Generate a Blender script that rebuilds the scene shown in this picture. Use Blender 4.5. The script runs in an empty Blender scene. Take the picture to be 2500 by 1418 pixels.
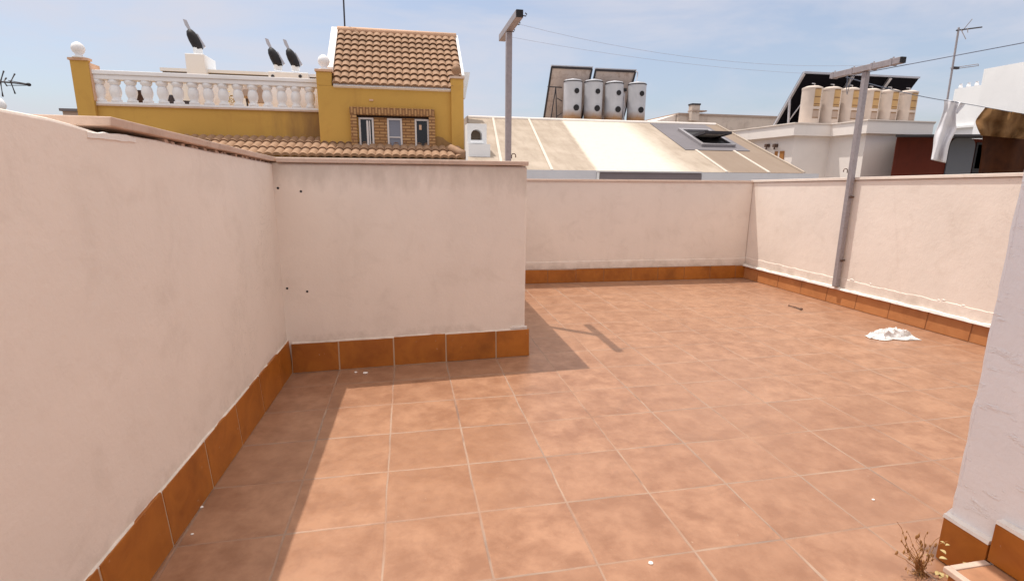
import bpy, bmesh, math, random
from mathutils import Vector, Matrix, noise as mn
R = random.Random(7)
S = bpy.context.scene
COL = S.collection
PI = math.pi

# ------------------------------------------------------------------ camera
F = 1286.3025; CX, CY = 1250.0, 709.0
CAM = Vector((0.439, -2.66887, 1.19217))
RX = Vector((0.98102624, -0.19366199, 0.00908585))     # image right in world space
RY = Vector((-0.03283961, -0.21217628, -0.97667947))   # image down
RZ = Vector((0.19107349, 0.95784981, -0.21451028))     # view direction
def ray(x, y): return RX*((x-CX)/F) + RY*((y-CY)/F) + RZ
def P(x, y, Y):                                        # point of a sight line at world y = Y
    d = ray(x, y); return CAM + d*((Y-CAM.y)/d.y)
def PX(x, y, X):
    d = ray(x, y); return CAM + d*((X-CAM.x)/d.x)
def PZ(x, y, Z=0.0):
    d = ray(x, y); return CAM + d*((Z-CAM.z)/d.z)
cd = bpy.data.cameras.new('camera'); co = bpy.data.objects.new('camera', cd); COL.objects.link(co)
m = Matrix((( RX.x, -RY.x, -RZ.x, CAM.x), (RX.y, -RY.y, -RZ.y, CAM.y), (RX.z, -RY.z, -RZ.z, CAM.z), (0,0,0,1)))
co.matrix_world = m
cd.sensor_fit = 'HORIZONTAL'; cd.sensor_width = 36; cd.lens = 36*F/2500
cd.clip_start = 0.02; cd.clip_end = 5000
S.camera = co
S.render.resolution_x, S.render.resolution_y = 1024, 580

# ------------------------------------------------------------------ materials
class NT:
    def __init__(s, name):
        s.m = bpy.data.materials.new(name); s.m.use_nodes = True
        s.t = s.m.node_tree; s.b = s.t.nodes['Principled BSDF']
        s.co = s.n('ShaderNodeTexCoord').outputs['Object']
    def n(s, k, **kw):
        x = s.t.nodes.new(k)
        for a, v in kw.items(): setattr(x, a, v)
        return x
    def l(s, a, b): s.t.links.new(a, b)
    def noise(s, scale, detail=4, rough=.55, stretch=None, dist=0):
        x = s.n('ShaderNodeTexNoise'); x.inputs['Scale'].default_value = scale
        x.inputs['Detail'].default_value = detail; x.inputs['Roughness'].default_value = rough
        x.inputs['Distortion'].default_value = dist
        c = s.co
        if stretch:
            mp = s.n('ShaderNodeMapping'); mp.inputs['Scale'].default_value = stretch; s.l(c, mp.inputs['Vector']); c = mp.outputs[0]
        s.l(c, x.inputs['Vector']); return x.outputs['Fac']
    def ramp(s, fac, a, b, ca=0.0, cb=1.0):
        x = s.n('ShaderNodeMapRange'); x.inputs['From Min'].default_value = a; x.inputs['From Max'].default_value = b
        x.inputs['To Min'].default_value = ca; x.inputs['To Max'].default_value = cb
        s.l(fac, x.inputs['Value']); return x.outputs[0]
    def math(s, op, a, b=None, c=None):
        x = s.n('ShaderNodeMath', operation=op)
        for i, v in enumerate((a, b, c)):
            if v is None: continue
            if isinstance(v, (int, float)): x.inputs[i].default_value = v
            else: s.l(v, x.inputs[i])
        return x.outputs[0]
    def mix(s, fac, a, b, blend='MIX'):
        x = s.n('ShaderNodeMix', data_type='RGBA', blend_type=blend)
        for i, v in ((0, fac), (6, a), (7, b)):
            if isinstance(v, (int, float)): x.inputs[i].default_value = v
            elif isinstance(v, tuple): x.inputs[i].default_value = v + (1,) if len(v) == 3 else v
            else: s.l(v, x.inputs[i])
        return x.outputs[2]
    def bump(s, h, strength=.3, dist=.01):
        x = s.n('ShaderNodeBump'); x.inputs['Strength'].default_value = strength; x.inputs['Distance'].default_value = dist
        s.l(h, x.inputs['Height']); s.l(x.outputs[0], s.b.inputs['Normal'])
    def done(s, col, rough=.6, metal=0, spec=.3):
        if isinstance(col, tuple): s.b.inputs['Base Color'].default_value = col + (1,)
        else: s.l(col, s.b.inputs['Base Color'])
        if isinstance(rough, (int, float)): s.b.inputs['Roughness'].default_value = rough
        else: s.l(rough, s.b.inputs['Roughness'])
        s.b.inputs['Metallic'].default_value = metal
        s.b.inputs['Specular IOR Level'].default_value = spec
        return s.m
def sc(c, k): return tuple(min(1, v*k) for v in c)

def plaster(name, base, dirt=(.45,.38,.30), amount=.35, bump=.25, scale=1.0, streak=.25, lumps=0.0, top=None, foot=None, side=None):
    t = NT(name)
    big = t.noise(1.1*scale, 5, .6); mid = t.noise(5*scale, 6, .65, dist=.6); st = t.noise(2.2*scale, 4, .6, stretch=(3,3,.45))
    fine = t.noise(70, 3, .6); lump = t.noise(16, 3, .5)
    c = t.mix(t.ramp(big, .35, .7), sc(base, 1.03), sc(base, .93))
    c = t.mix(t.math('MULTIPLY', t.ramp(mid, .52, .8), amount), c, dirt)
    c = t.mix(t.math('MULTIPLY', t.ramp(st, .55, .78), streak), c, sc(dirt, 1.1))
    sp = t.n('ShaderNodeSeparateXYZ'); t.l(t.co, sp.inputs[0])
    if top is not None:
        e = t.math('ADD', sp.outputs['Z'], t.math('MULTIPLY', t.math('SUBTRACT', t.noise(9, 5, .65, stretch=(1,1,.35)), .5), .42))
        c = t.mix(t.ramp(e, top-.13, top+.02, 0, .42), c, sc(dirt, .75))
    if foot is not None:
        e = t.math('ADD', sp.outputs['Z'], t.math('MULTIPLY', t.math('SUBTRACT', t.noise(7, 6, .7), .5), .35))
        c = t.mix(t.ramp(e, foot+.06, foot-.06, 0, .5), c, sc(dirt, .8))
        cr = t.noise(5, 6, .75, dist=1.5); c = t.mix(t.math('MULTIPLY', t.ramp(t.math('ABSOLUTE', t.math('SUBTRACT', cr, .52)), .006, .0), t.math('MULTIPLY', t.ramp(t.noise(.9, 2), .58, .68), .5)), c, sc(dirt, .5))
    if side is not None:
        e = t.math('ADD', sp.outputs['X'], t.math('MULTIPLY', t.math('SUBTRACT', t.noise(2.5, 5, .6, stretch=(2,2,.5)), .5), 1.6))
        c = t.mix(t.ramp(e, side-.9, side+.1, 0, .8), c, (.22,.12,.055))
    h = t.math('ADD', t.math('MULTIPLY', fine, .35), t.math('MULTIPLY', lump, .8))
    if lumps:
        v = t.n('ShaderNodeTexVoronoi'); v.inputs['Scale'].default_value = 11; v.inputs['Randomness'].default_value = 1
        t.l(t.co, v.inputs['Vector'])
        spots = t.ramp(v.outputs['Distance'], .28, .05)
        pick = t.ramp(t.noise(6, 2), .55, .62)
        h = t.math('ADD', h, t.math('MULTIPLY', t.math('MULTIPLY', spots, pick), lumps))
        h = t.math('ADD', h, t.math('MULTIPLY', t.ramp(t.noise(7, 5, .7, stretch=(1,1,3.2)), .56, .66), lumps*.6))
    t.bump(h, bump, .012)
    return t.done(c, .8, 0, .2)

WALLP  = plaster('cream_wall_paint', (.82,.725,.64), (.52,.43,.35), .30, .2, 1, .08, foot=.19)
WALLT  = plaster('cream_wall_paint_stained_top', (.82,.725,.64), (.52,.43,.35), .30, .2, 1, .10, top=1.215, foot=.17)
NEARP  = plaster('white_thick_wall_paint', (.86,.855,.87), (.62,.6,.6), .2, .36, 1, .15, lumps=1.6)
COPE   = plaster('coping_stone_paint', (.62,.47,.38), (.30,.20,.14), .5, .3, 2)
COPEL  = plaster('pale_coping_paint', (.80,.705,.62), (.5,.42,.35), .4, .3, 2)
MORTAR = plaster('white_mortar', (.84,.79,.74), (.5,.42,.34), .4, .4, 3)
LSHADE    = NT('lintel_shadow_colour').done((.035,.018,.012), .9)
YELLOW = plaster('ochre_yellow_render', (.56,.325,.08), (.32,.15,.05), .28, .1, .35, .35)
YELLOWP = plaster('stained_ochre_parapet', (.56,.325,.08), (.32,.15,.05), .28, .1, .35, .4, side=-1.7)
YDIRT  = plaster('stained_ochre_render', (.30,.17,.07), (.14,.07,.03), .6, .2, .5, .6)
WHITE  = plaster('white_render', (.80,.80,.80), (.55,.54,.54), .15, .1, .4, .1)
WHITEB = plaster('white_balustrade_paint', (.80,.78,.78), (.6,.56,.52), .15, .1, 1, .1)
OFFW   = plaster('offwhite_render', (.84,.77,.715), (.55,.47,.41), .15, .1, .4, .2)
PEACH  = plaster('peach_render', (.66,.42,.28), (.4,.24,.15), .3, .1, .5, .3)
FARW   = plaster('weathered_beige_render', (.56,.47,.40), (.22,.15,.11), .5, .2, .5, .75)
ROOFB  = plaster('beige_roof_coating', (.40,.325,.26), (.28,.22,.17), .35, .2, .5, .2)
ROOFT  = plaster('tan_roof_coating', (.30,.23,.175), (.22,.16,.12), .35, .2, .5, .2)
ROOFW  = plaster('white_roof_coating', (.61,.565,.475), (.45,.37,.30), .4, .2, .4, .1)
ROOFG  = plaster('grey_roof_membrane', (.17,.155,.165), (.11,.10,.10), .3, .2, .6, .2)
FASCW  = plaster('white_fascia_paint', (.62,.62,.65), (.45,.44,.45), .2, .1, 1, .1)
FASCG  = plaster('grey_fascia_metal', (.20,.17,.18), (.13,.11,.11), .2, .1, 1, .1)
SEAM = plaster('pale_roof_seam', (.58,.51,.44), (.4,.33,.26), .3, .1, 1, .1)
BRICKW = plaster('white_curb_paint', (.80,.70,.62), (.5,.42,.36), .3, .2, 1, .2)

def floor_mat():
    t = NT('terracotta_floor_tiles'); W = .33
    wob = t.n('ShaderNodeTexNoise'); wob.inputs['Scale'].default_value = 3.3; wob.inputs['Detail'].default_value = 2; t.l(t.co, wob.inputs['Vector'])
    va = t.n('ShaderNodeVectorMath', operation='SUBTRACT'); t.l(wob.outputs['Color'], va.inputs[0]); va.inputs[1].default_value = (.5,.5,.5)
    vs = t.n('ShaderNodeVectorMath', operation='SCALE'); t.l(va.outputs[0], vs.inputs[0]); vs.inputs['Scale'].default_value = .012
    vv = t.n('ShaderNodeVectorMath', operation='ADD'); t.l(t.co, vv.inputs[0]); t.l(vs.outputs[0], vv.inputs[1])
    sp = t.n('ShaderNodeSeparateXYZ'); t.l(vv.outputs[0], sp.inputs[0])
    ds = []; ids = []
    for ax in ('X', 'Y'):
        u = t.math('DIVIDE', sp.outputs[ax], W)
        ids.append(t.math('FLOOR', u))
        f = t.math('FRACT', u)
        ds.append(t.math('MULTIPLY', t.math('MINIMUM', f, t.math('SUBTRACT', 1, f)), W))
    d = t.math('MINIMUM', ds[0], ds[1])
    wid = t.math('ADD', t.math('MULTIPLY', t.ramp(t.noise(2.3, 3), .3, .75), .0045), .0030)
    joint = t.math('SUBTRACT', 1, t.math('MINIMUM', 1, t.math('DIVIDE', d, wid)))
    joint = t.ramp(joint, 0.02, .5)
    cx = t.n('ShaderNodeCombineXYZ'); t.l(ids[0], cx.inputs[0]); t.l(ids[1], cx.inputs[1])
    wn = t.n('ShaderNodeTexWhiteNoise', noise_dimensions='3D'); t.l(cx.outputs[0], wn.inputs['Vector'])
    # mottling inside each tile, shifted per tile
    sh = t.n('ShaderNodeVectorMath', operation='MULTIPLY_ADD'); t.l(wn.outputs['Color'], sh.inputs[0]); sh.inputs[1].default_value = (9,9,9); t.l(t.co, sh.inputs[2])
    nz = t.n('ShaderNodeTexNoise'); nz.inputs['Scale'].default_value = 8; nz.inputs['Detail'].default_value = 7; nz.inputs['Roughness'].default_value = .66; nz.inputs['Distortion'].default_value = .15
    t.l(sh.outputs[0], nz.inputs['Vector'])
    nz2 = t.n('ShaderNodeTexNoise'); nz2.inputs['Scale'].default_value = 26; nz2.inputs['Detail'].default_value = 5; t.l(sh.outputs[0], nz2.inputs['Vector'])
    mot = t.ramp(nz.outputs['Fac'], .38, .64)
    c = t.mix(mot, (.245,.106,.049), (.375,.190,.104))
    c = t.mix(t.math('MULTIPLY', t.ramp(nz2.outputs['Fac'], .5, .8), .35), c, (.20,.075,.030))
    c = t.mix(t.ramp(wn.outputs['Value'], 0, 1, 0, .36), c, (.235,.104,.050))
    big = t.noise(.7, 4)
    c = t.mix(t.math('MULTIPLY', t.ramp(big, .45, .75), .3), c, (.40,.225,.135))
    jc = t.mix(t.ramp(t.noise(4, 3), .35, .7), (.23,.155,.115), (.38,.255,.18))
    dk = t.ramp(t.noise(2.1, 3, .6), .60, .68)
    jc = t.mix(dk, jc, (.16,.09,.06))
    st = t.noise(1.6, 6, .7, dist=1.2)
    c = t.mix(t.math('MULTIPLY', t.ramp(st, .60, .72), .45), c, (.17,.078,.038))
    fl = t.noise(60, 2, .5)
    c = t.mix(t.math('MULTIPLY', t.ramp(fl, .74, .78), .5), c, (.5,.36,.26))
    vis = t.math('MULTIPLY', joint, t.ramp(t.noise(1.7, 4, .65), .36, .58, .15, 1))
    c = t.mix(vis, c, jc)
    h = t.math('SUBTRACT', t.math('ADD', t.math('MULTIPLY', nz2.outputs['Fac'], .25), t.math('MULTIPLY', mot, .2)), joint)
    t.bump(h, .35, .003)
    rg = t.math('ADD', t.ramp(nz2.outputs['Fac'], .3, .7, .32, .44), t.math('MULTIPLY', joint, .3))
    t.b.inputs['Sheen Weight'].default_value = .24; t.b.inputs['Sheen Roughness'].default_value = .5; t.b.inputs['Sheen Tint'].default_value = (1,.86,.74,1)
    return t.done(c, rg, 0, .6)
FLOOR = floor_mat()

def tilemat(name, base, dark, rough=.42, spec=.4):
    t = NT(name)
    a = t.noise(9, 5, .6, dist=.6); b = t.noise(2.3, 3)
    c = t.mix(t.ramp(a, .35, .7), base, dark); c = t.mix(t.math('MULTIPLY', t.ramp(b, .4, .7), .6), c, sc(base, 1.25))
    fk = t.noise(38, 3, .6); c = t.mix(t.math('MULTIPLY', t.ramp(fk, .70, .76), .55), c, (.5,.36,.26))
    st = t.noise(3.5, 5, .65); c = t.mix(t.math('MULTIPLY', t.ramp(st, .55, .72), .5), c, sc(dark, .55))
    t.bump(a, .2, .004)
    return t.done(c, rough, 0, spec)
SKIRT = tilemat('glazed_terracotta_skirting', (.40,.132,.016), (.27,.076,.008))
SKIRTL = tilemat('sunlit_terracotta_skirting', (.46,.195,.072), (.37,.14,.048), .5, .35)  # lighter copy of the skirting tile, sunlight put into the colour
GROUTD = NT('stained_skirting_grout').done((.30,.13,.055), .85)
STEPT = tilemat('terracotta_step_tile', (.45,.23,.13), (.36,.17,.09), .55, .3)
STEPN = tilemat('pale_step_nosing', (.62,.47,.38), (.50,.36,.28), .6, .3)
GROUT = NT('skirting_grout').done((.50,.35,.235), .85)

def rooftile(name, base):
    t = NT(name)
    a = t.noise(3.2, 5, .65); b = t.noise(22, 4)
    v = t.n('ShaderNodeTexVoronoi'); v.inputs['Scale'].default_value = 4.6; t.l(t.co, v.inputs['Vector'])
    h = t.n('ShaderNodeSeparateColor'); t.l(v.outputs['Color'], h.inputs[0])
    c = t.mix(t.ramp(a, .35, .7), sc(base, .88), sc(base, 1.12))
    c = t.mix(t.ramp(h.outputs[0], 0, 1, 0, .35), c, sc(base, .7))
    c = t.mix(t.math('MULTIPLY', t.ramp(b, .5, .8), .3), c, sc(base, .6))
    t.bump(b, .15, .01)
    return t.done(c, .75, 0, .2)
CLAY = rooftile('clay_roof_tiles', (.345,.21,.13))

def brickmat(name, rot):
    t = NT(name)
    mp = t.n('ShaderNodeMapping'); mp.inputs['Rotation'].default_value = rot; t.l(t.co, mp.inputs['Vector'])
    br = t.n('ShaderNodeTexBrick'); t.l(mp.outputs[0], br.inputs['Vector'])
    br.inputs['Scale'].default_value = 1; br.inputs['Brick Width'].default_value = .24; br.inputs['Row Height'].default_value = .068
    br.inputs['Mortar Size'].default_value = .014; br.inputs['Mortar Smooth'].default_value = .3
    br.inputs['Color1'].default_value = (.50,.29,.13,1); br.inputs['Color2'].default_value = (.40,.21,.09,1); br.inputs['Mortar'].default_value = (.22,.11,.05,1)
    c = t.mix(t.math('MULTIPLY', t.ramp(t.noise(5, 4), .4, .75), .4), br.outputs['Color'], (.30,.15,.07))
    t.bump(t.math('SUBTRACT', 1, br.outputs['Fac']), .6, .015)
    return t.done(c, .8, 0, .2)
BRICK = brickmat('rustic_brick_courses', (PI/2, 0, 0))
BRICKV = brickmat('rustic_brick_soldier_course', (PI/2, 0, PI/2))

def metal(name, base, rust=(.20,.09,.05), amt=.35, rough=.45, met=.6):
    t = NT(name); a = t.noise(7, 5, .65, stretch=(2,2,.6)); b = t.noise(40, 3)
    c = t.mix(t.ramp(b, .3, .7), sc(base, .9), sc(base, 1.1))
    c = t.mix(t.math('MULTIPLY', t.ramp(a, .52, .72), amt), c, rust)
    t.bump(b, .05, .002)
    return t.done(c, rough, met, .4)
GALV  = metal('galvanised_steel_tube', (.34,.31,.32), (.24,.19,.18), .35, .55, .35)
RUSTY = metal('rusty_hook_iron', (.14,.09,.07), (.2,.07,.03), .6, .7, .4)
BLACK = NT('black_paint').done((.018,.016,.018), .6)
DARKM = metal('dark_iron', (.05,.045,.05), (.08,.05,.04), .3, .6, .4)
ALUM  = metal('aluminium_profile', (.52,.50,.52), (.4,.36,.34), .2, .4, .6)
WIRE  = NT('grey_cord').done((.34,.37,.44), .7)
WIRE2 = NT('blue_grey_cord').done((.10,.12,.17), .7)
TANKG = None
def tankmat(name, base, rustz=None):
    t = NT(name); a = t.noise(4, 4); c = t.mix(t.ramp(a, .35, .7), sc(base, .93), sc(base, 1.05))
    if rustz is not None:
        sp = t.n('ShaderNodeSeparateXYZ'); t.l(t.co, sp.inputs[0])
        e = t.math('ADD', sp.outputs['Z'], t.math('MULTIPLY', t.noise(6, 4), .18))
        c = t.mix(t.ramp(e, rustz+.20, rustz-.02), c, (.34,.19,.09))
    return t.done(c, .5, 0, .35)
TANKG = tankmat('grey_tank_enamel', (.50,.50,.53), .20)
TANKC = tankmat('cream_tank_enamel', (.57,.475,.41))
STICK = tankmat('yellow_tank_sticker', (.48,.30,.13))
STICKD = NT('printed_sticker_band').done((.23,.13,.06), .6)
PANB  = plaster('panel_backing_sheet', (.58,.49,.44), (.20,.10,.06), .7, .05, .9, .6)
PANK  = NT('black_panel_underside').done((.006,.005,.008), .8, 0, .1)
GLASSD = NT('dark_window_glass').done((.012,.010,.012), .12, 0, .5)
GLASSB = NT('pale_reflecting_glass').done((.20,.205,.25), .25, 0, .5)
FRAMEW = NT('white_window_frame').done((.66,.60,.57), .5)
REDW  = plaster('dark_red_boards', (.105,.018,.008), (.04,.008,.005), .5, .15, .8, .5)
GREYD = NT('grey_door_panel').done((.11,.115,.13), .5)
WOODO = NT('orange_wood_shutter').done((.38,.16,.04), .6)
def cloth(name, base, dark):
    t = NT(name); a = t.noise(5, 4); b = t.noise(160, 2)
    c = t.mix(t.ramp(a, .35, .7), base, dark); t.bump(b, .15, .002)
    return t.done(c, .9, 0, .1)
TOWEL = cloth('white_cotton', (.72,.70,.72), (.62,.60,.62))
BROWNC = cloth('tan_brown_cotton', (.20,.108,.045), (.11,.052,.02))
DARKC = cloth('dark_brown_cotton', (.06,.020,.008), (.035,.012,.006))
RAGM  = cloth('white_thin_plastic', (.74,.74,.73), (.66,.65,.64))
STRAW = cloth('dry_weed_stalk', (.40,.22,.09), (.24,.11,.04))
BUD   = cloth('dry_weed_leaf', (.50,.40,.20), (.40,.30,.13))
POTD  = NT('dark_grey_glazed_pot').done((.055,.05,.065), .4)
POTB  = NT('dark_brown_pot').done((.05,.025,.018), .6)
LEAFY = cloth('yellow_flowers', (.48,.30,.04), (.2,.16,.03))
TANB  = plaster('tan_terrace_cupboard', (.38,.29,.24), (.2,.14,.1), .3, .1)
GROUND = plaster('far_ground_earth', (.30,.25,.20), (.2,.16,.12), .4, .1, .05)

# ------------------------------------------------------------------ builders
ORG = {}
def tag(o, label=None, cat=None, group=None, kind=None):
    if label: o['label'] = label
    if cat: o['category'] = cat
    if group: o['group'] = group
    if kind: o['kind'] = kind
    return o
def thing(name, loc, label, cat, group=None):
    o = bpy.data.objects.new(name, None); COL.objects.link(o); o.location = loc; o.empty_display_size = .1
    ORG[o.name] = Vector(loc); return tag(o, label, cat, group)
def obj(name, bm, mat, parent=None, smooth=False, bevel=0.0, loc=None):
    off = ORG[parent.name] if parent is not None else (Vector(loc) if loc is not None else Vector((0,0,0)))
    bmesh.ops.recalc_face_normals(bm, faces=bm.faces)
    bmesh.ops.translate(bm, vec=-off, verts=bm.verts)
    me = bpy.data.meshes.new(name); bm.to_mesh(me); bm.free()
    if smooth:
        for p in me.polygons: p.use_smooth = True
    me.materials.append(mat)
    o = bpy.data.objects.new(name, me); COL.objects.link(o)
    if parent is not None: o.parent = parent
    elif loc is not None: o.location = loc
    ORG[o.name] = off
    if bevel:
        b = o.modifiers.new('bevel', 'BEVEL'); b.width = bevel; b.segments = 2; b.limit_method = 'ANGLE'; b.angle_limit = .6
    return o
def dup(root, loc, label=None):
    r = root.copy(); COL.objects.link(r); r.location = loc
    if label: r['label'] = label
    for ch in list(root.children):
        c = ch.copy(); COL.objects.link(c); c.parent = r
        for g in list(ch.children):
            d = g.copy(); COL.objects.link(d); d.parent = c
    return r
def nb(): return bmesh.new()
def hexa(bm, p):
    v = [bm.verts.new(q) for q in p]
    for f in ((0,1,2,3), (7,6,5,4), (0,4,5,1), (1,5,6,2), (2,6,7,3), (3,7,4,0)): bm.faces.new([v[i] for i in f])
    return bm
def box(bm, x0, x1, y0, y1, z0, z1):
    return hexa(bm, [(x0,y0,z0), (x1,y0,z0), (x1,y1,z0), (x0,y1,z0), (x0,y0,z1), (x1,y0,z1), (x1,y1,z1), (x0,y1,z1)])
def prism(bm, poly, d):
    d = Vector(d); a = [bm.verts.new(Vector(q)) for q in poly]; b = [bm.verts.new(Vector(q)+d) for q in poly]; n = len(poly)
    bm.faces.new(a[::-1]); bm.faces.new(b)
    for i in range(n): bm.faces.new((a[i], a[(i+1) % n], b[(i+1) % n], b[i]))
    return bm
def ring(c, ax, r, n, ref=None):
    ax = Vector(ax).normalized(); ref = Vector(ref) if ref else (Vector((0,0,1)) if abs(ax.z) < .9 else Vector((1,0,0)))
    u = ax.cross(ref).normalized(); w = ax.cross(u)
    return [Vector(c) + u*(r*math.cos(2*PI*i/n)) + w*(r*math.sin(2*PI*i/n)) for i in range(n)]
def tube(bm, pts, r, n=8, cap=True):
    pts = [Vector(p) for p in pts]; rs = r if isinstance(r, (list, tuple)) else [r]*len(pts); prev = None; first = None
    for i, p in enumerate(pts):
        t = (pts[min(i+1, len(pts)-1)] - pts[max(i-1, 0)])
        vs = [bm.verts.new(q) for q in ring(p, t, rs[i], n)]
        if prev:
            for k in range(n): bm.faces.new((prev[k], prev[(k+1) % n], vs[(k+1) % n], vs[k]))
        else: first = vs
        prev = vs
    if cap: bm.faces.new(first[::-1]); bm.faces.new(prev)
    return bm
def lathe(bm, prof, c, n=20, ax=(0,0,1)):
    c = Vector(c); ax = Vector(ax).normalized(); prev = None; first = None
    for r, z in prof:
        vs = [bm.verts.new(q) for q in ring(c + ax*z, ax, max(r, .0005), n)]
        if prev:
            for k in range(n): bm.faces.new((prev[k], prev[(k+1) % n], vs[(k+1) % n], vs[k]))
        else: first = vs
        prev = vs
    bm.faces.new(first[::-1]); bm.faces.new(prev)
    return bm
def grid(bm, fn, nu, nv):
    V = [[bm.verts.new(fn(i/nu, j/nv)) for j in range(nv+1)] for i in range(nu+1)]
    for i in range(nu):
        for j in range(nv): bm.faces.new((V[i][j], V[i+1][j], V[i+1][j+1], V[i][j+1]))
    return bm
def sphere(bm, c, r, sz=1.0, n=16):
    prof = [(r*math.sin(PI*i/10), -r*sz*math.cos(PI*i/10)) for i in range(11)]
    return lathe(bm, prof, c, n)
def beam(bm, a, b, w, h, up=(0,0,1)):
    a, b = Vector(a), Vector(b); t = (b-a).normalized(); s = t.cross(Vector(up)).normalized()*(w/2); u = s.cross(t).normalized()*(h/2)
    return hexa(bm, [a-s-u, a+s-u, a+s+u, a-s+u, b-s-u, b+s-u, b+s+u, b-s+u])

# ------------------------------------------------------------------ setting
bm = nb(); box(bm, -3000, 3000, -3000, 3000, -9.4, -9.0); tag(obj('ground', bm, GROUND), kind='structure')
bm = nb(); box(bm, -.62, 4.9, -6.5, 3.1, -.35, 0.0); tag(obj('floor', bm, FLOOR), kind='structure')

TW = .33
def skirting(parent, a, b, h, thick, n, first=0.0, joint=.008, lean=.012, tm=None, gm=None):
    """Row of cut tiles from a to b on the floor, n = outward normal (into the terrace)."""
    a, b, n = Vector(a), Vector(b), Vector(n); L = (b-a).length; t = (b-a)/L
    bm = nb(); s = first - TW; k = 0
    while s < L:
        s0 = max(0, s) + joint/2; s1 = min(L, s+TW) - joint/2
        if s1 - s0 > .02:
            o = R.uniform(-.0015, .0015); hh = h + R.uniform(-.004, .003)
            p0, p1 = a + t*s0, a + t*s1; f = n*(thick+o); f2 = n*(thick+o-lean)
            z = Vector((0,0,hh)); z0 = Vector((0,0,.004)); z1 = Vector((0,0,hh+R.uniform(-.003, .003)))
            hexa(bm, [p0+z0, p1+z0, p1+f+z0, p0+f+z0, p0+z, p1+z1, p1+f2+z1, p0+f2+z])
        s += TW
    sk = obj('skirting', bm, tm or SKIRT, parent, bevel=.002)
    bm = nb(); f = n*(thick-.0022); f2 = n*(thick-.0022-lean); z = Vector((0,0,h-.005)); z0 = Vector((0,0,.001))
    hexa(bm, [a+z0, b+z0, b+f+z0, a+f+z0, a+z, b+z, b+f2+z, a+f2+z])
    obj('grout', bm, gm or GROUT, sk)
    return sk
def ragged(bm, a, b, z0, z1, n, t, amp, step=.03, seed=0.0):
    """Thin strip on a wall whose upper edge is uneven."""
    a, b, n = Vector(a), Vector(b), Vector(n); L = (b-a).length; k = max(2, int(L/step)); d = (b-a)/k
    A = []
    for i in range(k+1):
        p = a + d*i; w = amp*(mn.noise(Vector((p.x*7+seed, p.y*7, 3.1))) + .6*mn.noise(Vector((p.x*23, p.y*23+seed, 1.7))))
        w2 = .35*amp*mn.noise(Vector((p.x*17+seed, p.y*17, 8.1)))
        A.append([bm.verts.new(p+Vector((0,0,z0+w2))), bm.verts.new(p+n*t+Vector((0,0,z0+w2))), bm.verts.new(p+n*t*.9+Vector((0,0,z1+w))), bm.verts.new(p+Vector((0,0,z1+w+.002)))])
    for i in range(k):
        for q in range(4): bm.faces.new((A[i][q], A[i][(q+1) % 4], A[i+1][(q+1) % 4], A[i+1][q]))
    bm.faces.new(A[0]); bm.faces.new(A[-1][::-1])
    return bm

def skew(parent, fn):                                  # the terrace is not quite square: set a finished wall at its slight angle
    off = ORG[parent.name]
    for o in [c for c in parent.children] + [g for c in parent.children for g in c.children]:
        for v in o.data.vertices: v.co = fn(v.co + off) - off
# --- left parapet
XL = -.296                                            # inner face of the left wall
w = thing('parapet_wall', (XL, -1.0, 0), 'tall cream parapet wall along the left side with a warped slab on top', 'wall')
bm = nb()
def topz(y): return 1.276 + .0385*(.6-y)
prf = [(-6.5,-.01), (.76,-.01), (.76,topz(.76)-.036)] + [(y, topz(y)-.036+.005*mn.noise(Vector((y*8,0,3)))) for y in [.5-.1*i for i in range(15)]] + [(-1.0,1.291), (-1.06,1.298), (-1.12,1.305), (-1.20,1.312), (-1.35,1.317), (-6.5,1.32)]
prism(bm, [(XL-.30,y,z) for y, z in prf], (.30,0,0))
obj('plaster_body', bm, WALLP, w, bevel=.008)
bm = nb()                                              # the sloping coping slab, one long piece with a worn lower edge
K = 26; y0, y1 = -.98, .757
def cop(i, j):
    y = y0 + (y1-y0)*i
    th = .024 + .003*mn.noise(Vector((y*6, 2, 1)))
    prof = [(.014, -th), (.016, 0.0), (-.32, .002), (-.32, -th)]
    return prof, y
rows = []
for i in range(K+1):
    pr, y = cop(i/K, 0); rows.append([bm.verts.new((XL+q[0]+.003*mn.noise(Vector((y*5, 1, q[1]*50))), y, topz(y)+q[1])) for q in pr])
for i in range(K):
    for q in range(4): bm.faces.new((rows[i][q], rows[i][(q+1) % 4], rows[i+1][(q+1) % 4], rows[i+1][q]))
bm.faces.new(rows[0]); bm.faces.new(rows[-1][::-1])
obj('coping', bm, COPE, w, bevel=.003)
bm = nb()                                              # crumbling mortar under the slab: gaps stay dark
for i in range(46):
    y = -.70 + 1.24*i/46 + R.uniform(-.012, .012)
    if R.random() < .3: continue
    d = R.uniform(.002, .022); zc = topz(y+.02); zb = zc - .044
    hexa(bm, [(XL-.2,y,zb), (XL-d,y,zb), (XL-d-.004,y+R.uniform(.025,.05),zb-.001), (XL-.2,y+.04,zb-.001), (XL-.2,y,zc-.024), (XL-d,y,zc-.024-R.uniform(0,.007)), (XL-d-.004,y+.035,zc-.025-R.uniform(0,.006)), (XL-.2,y+.04,zc-.025)])
obj('mortar_bed', bm, COPE, w)
bm = nb(); ragged(bm, (XL,-1.07,0), (XL,-.84,0), 1.276, 1.291, (1,0,0), .003, .012, .01, 3); obj('broken_edge', bm, MORTAR, w)
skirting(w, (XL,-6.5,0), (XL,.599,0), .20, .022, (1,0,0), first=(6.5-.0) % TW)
bm = nb(); ragged(bm, (XL,-3,0), (XL,.575,0), .196, .2015, (1,0,0), .008, .005, .02, 1); obj('mortar_line', bm, WALLP, w)

skew(w, lambda c: Vector((c.x + .042*(c.y-.55), c.y, c.z)))

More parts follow.
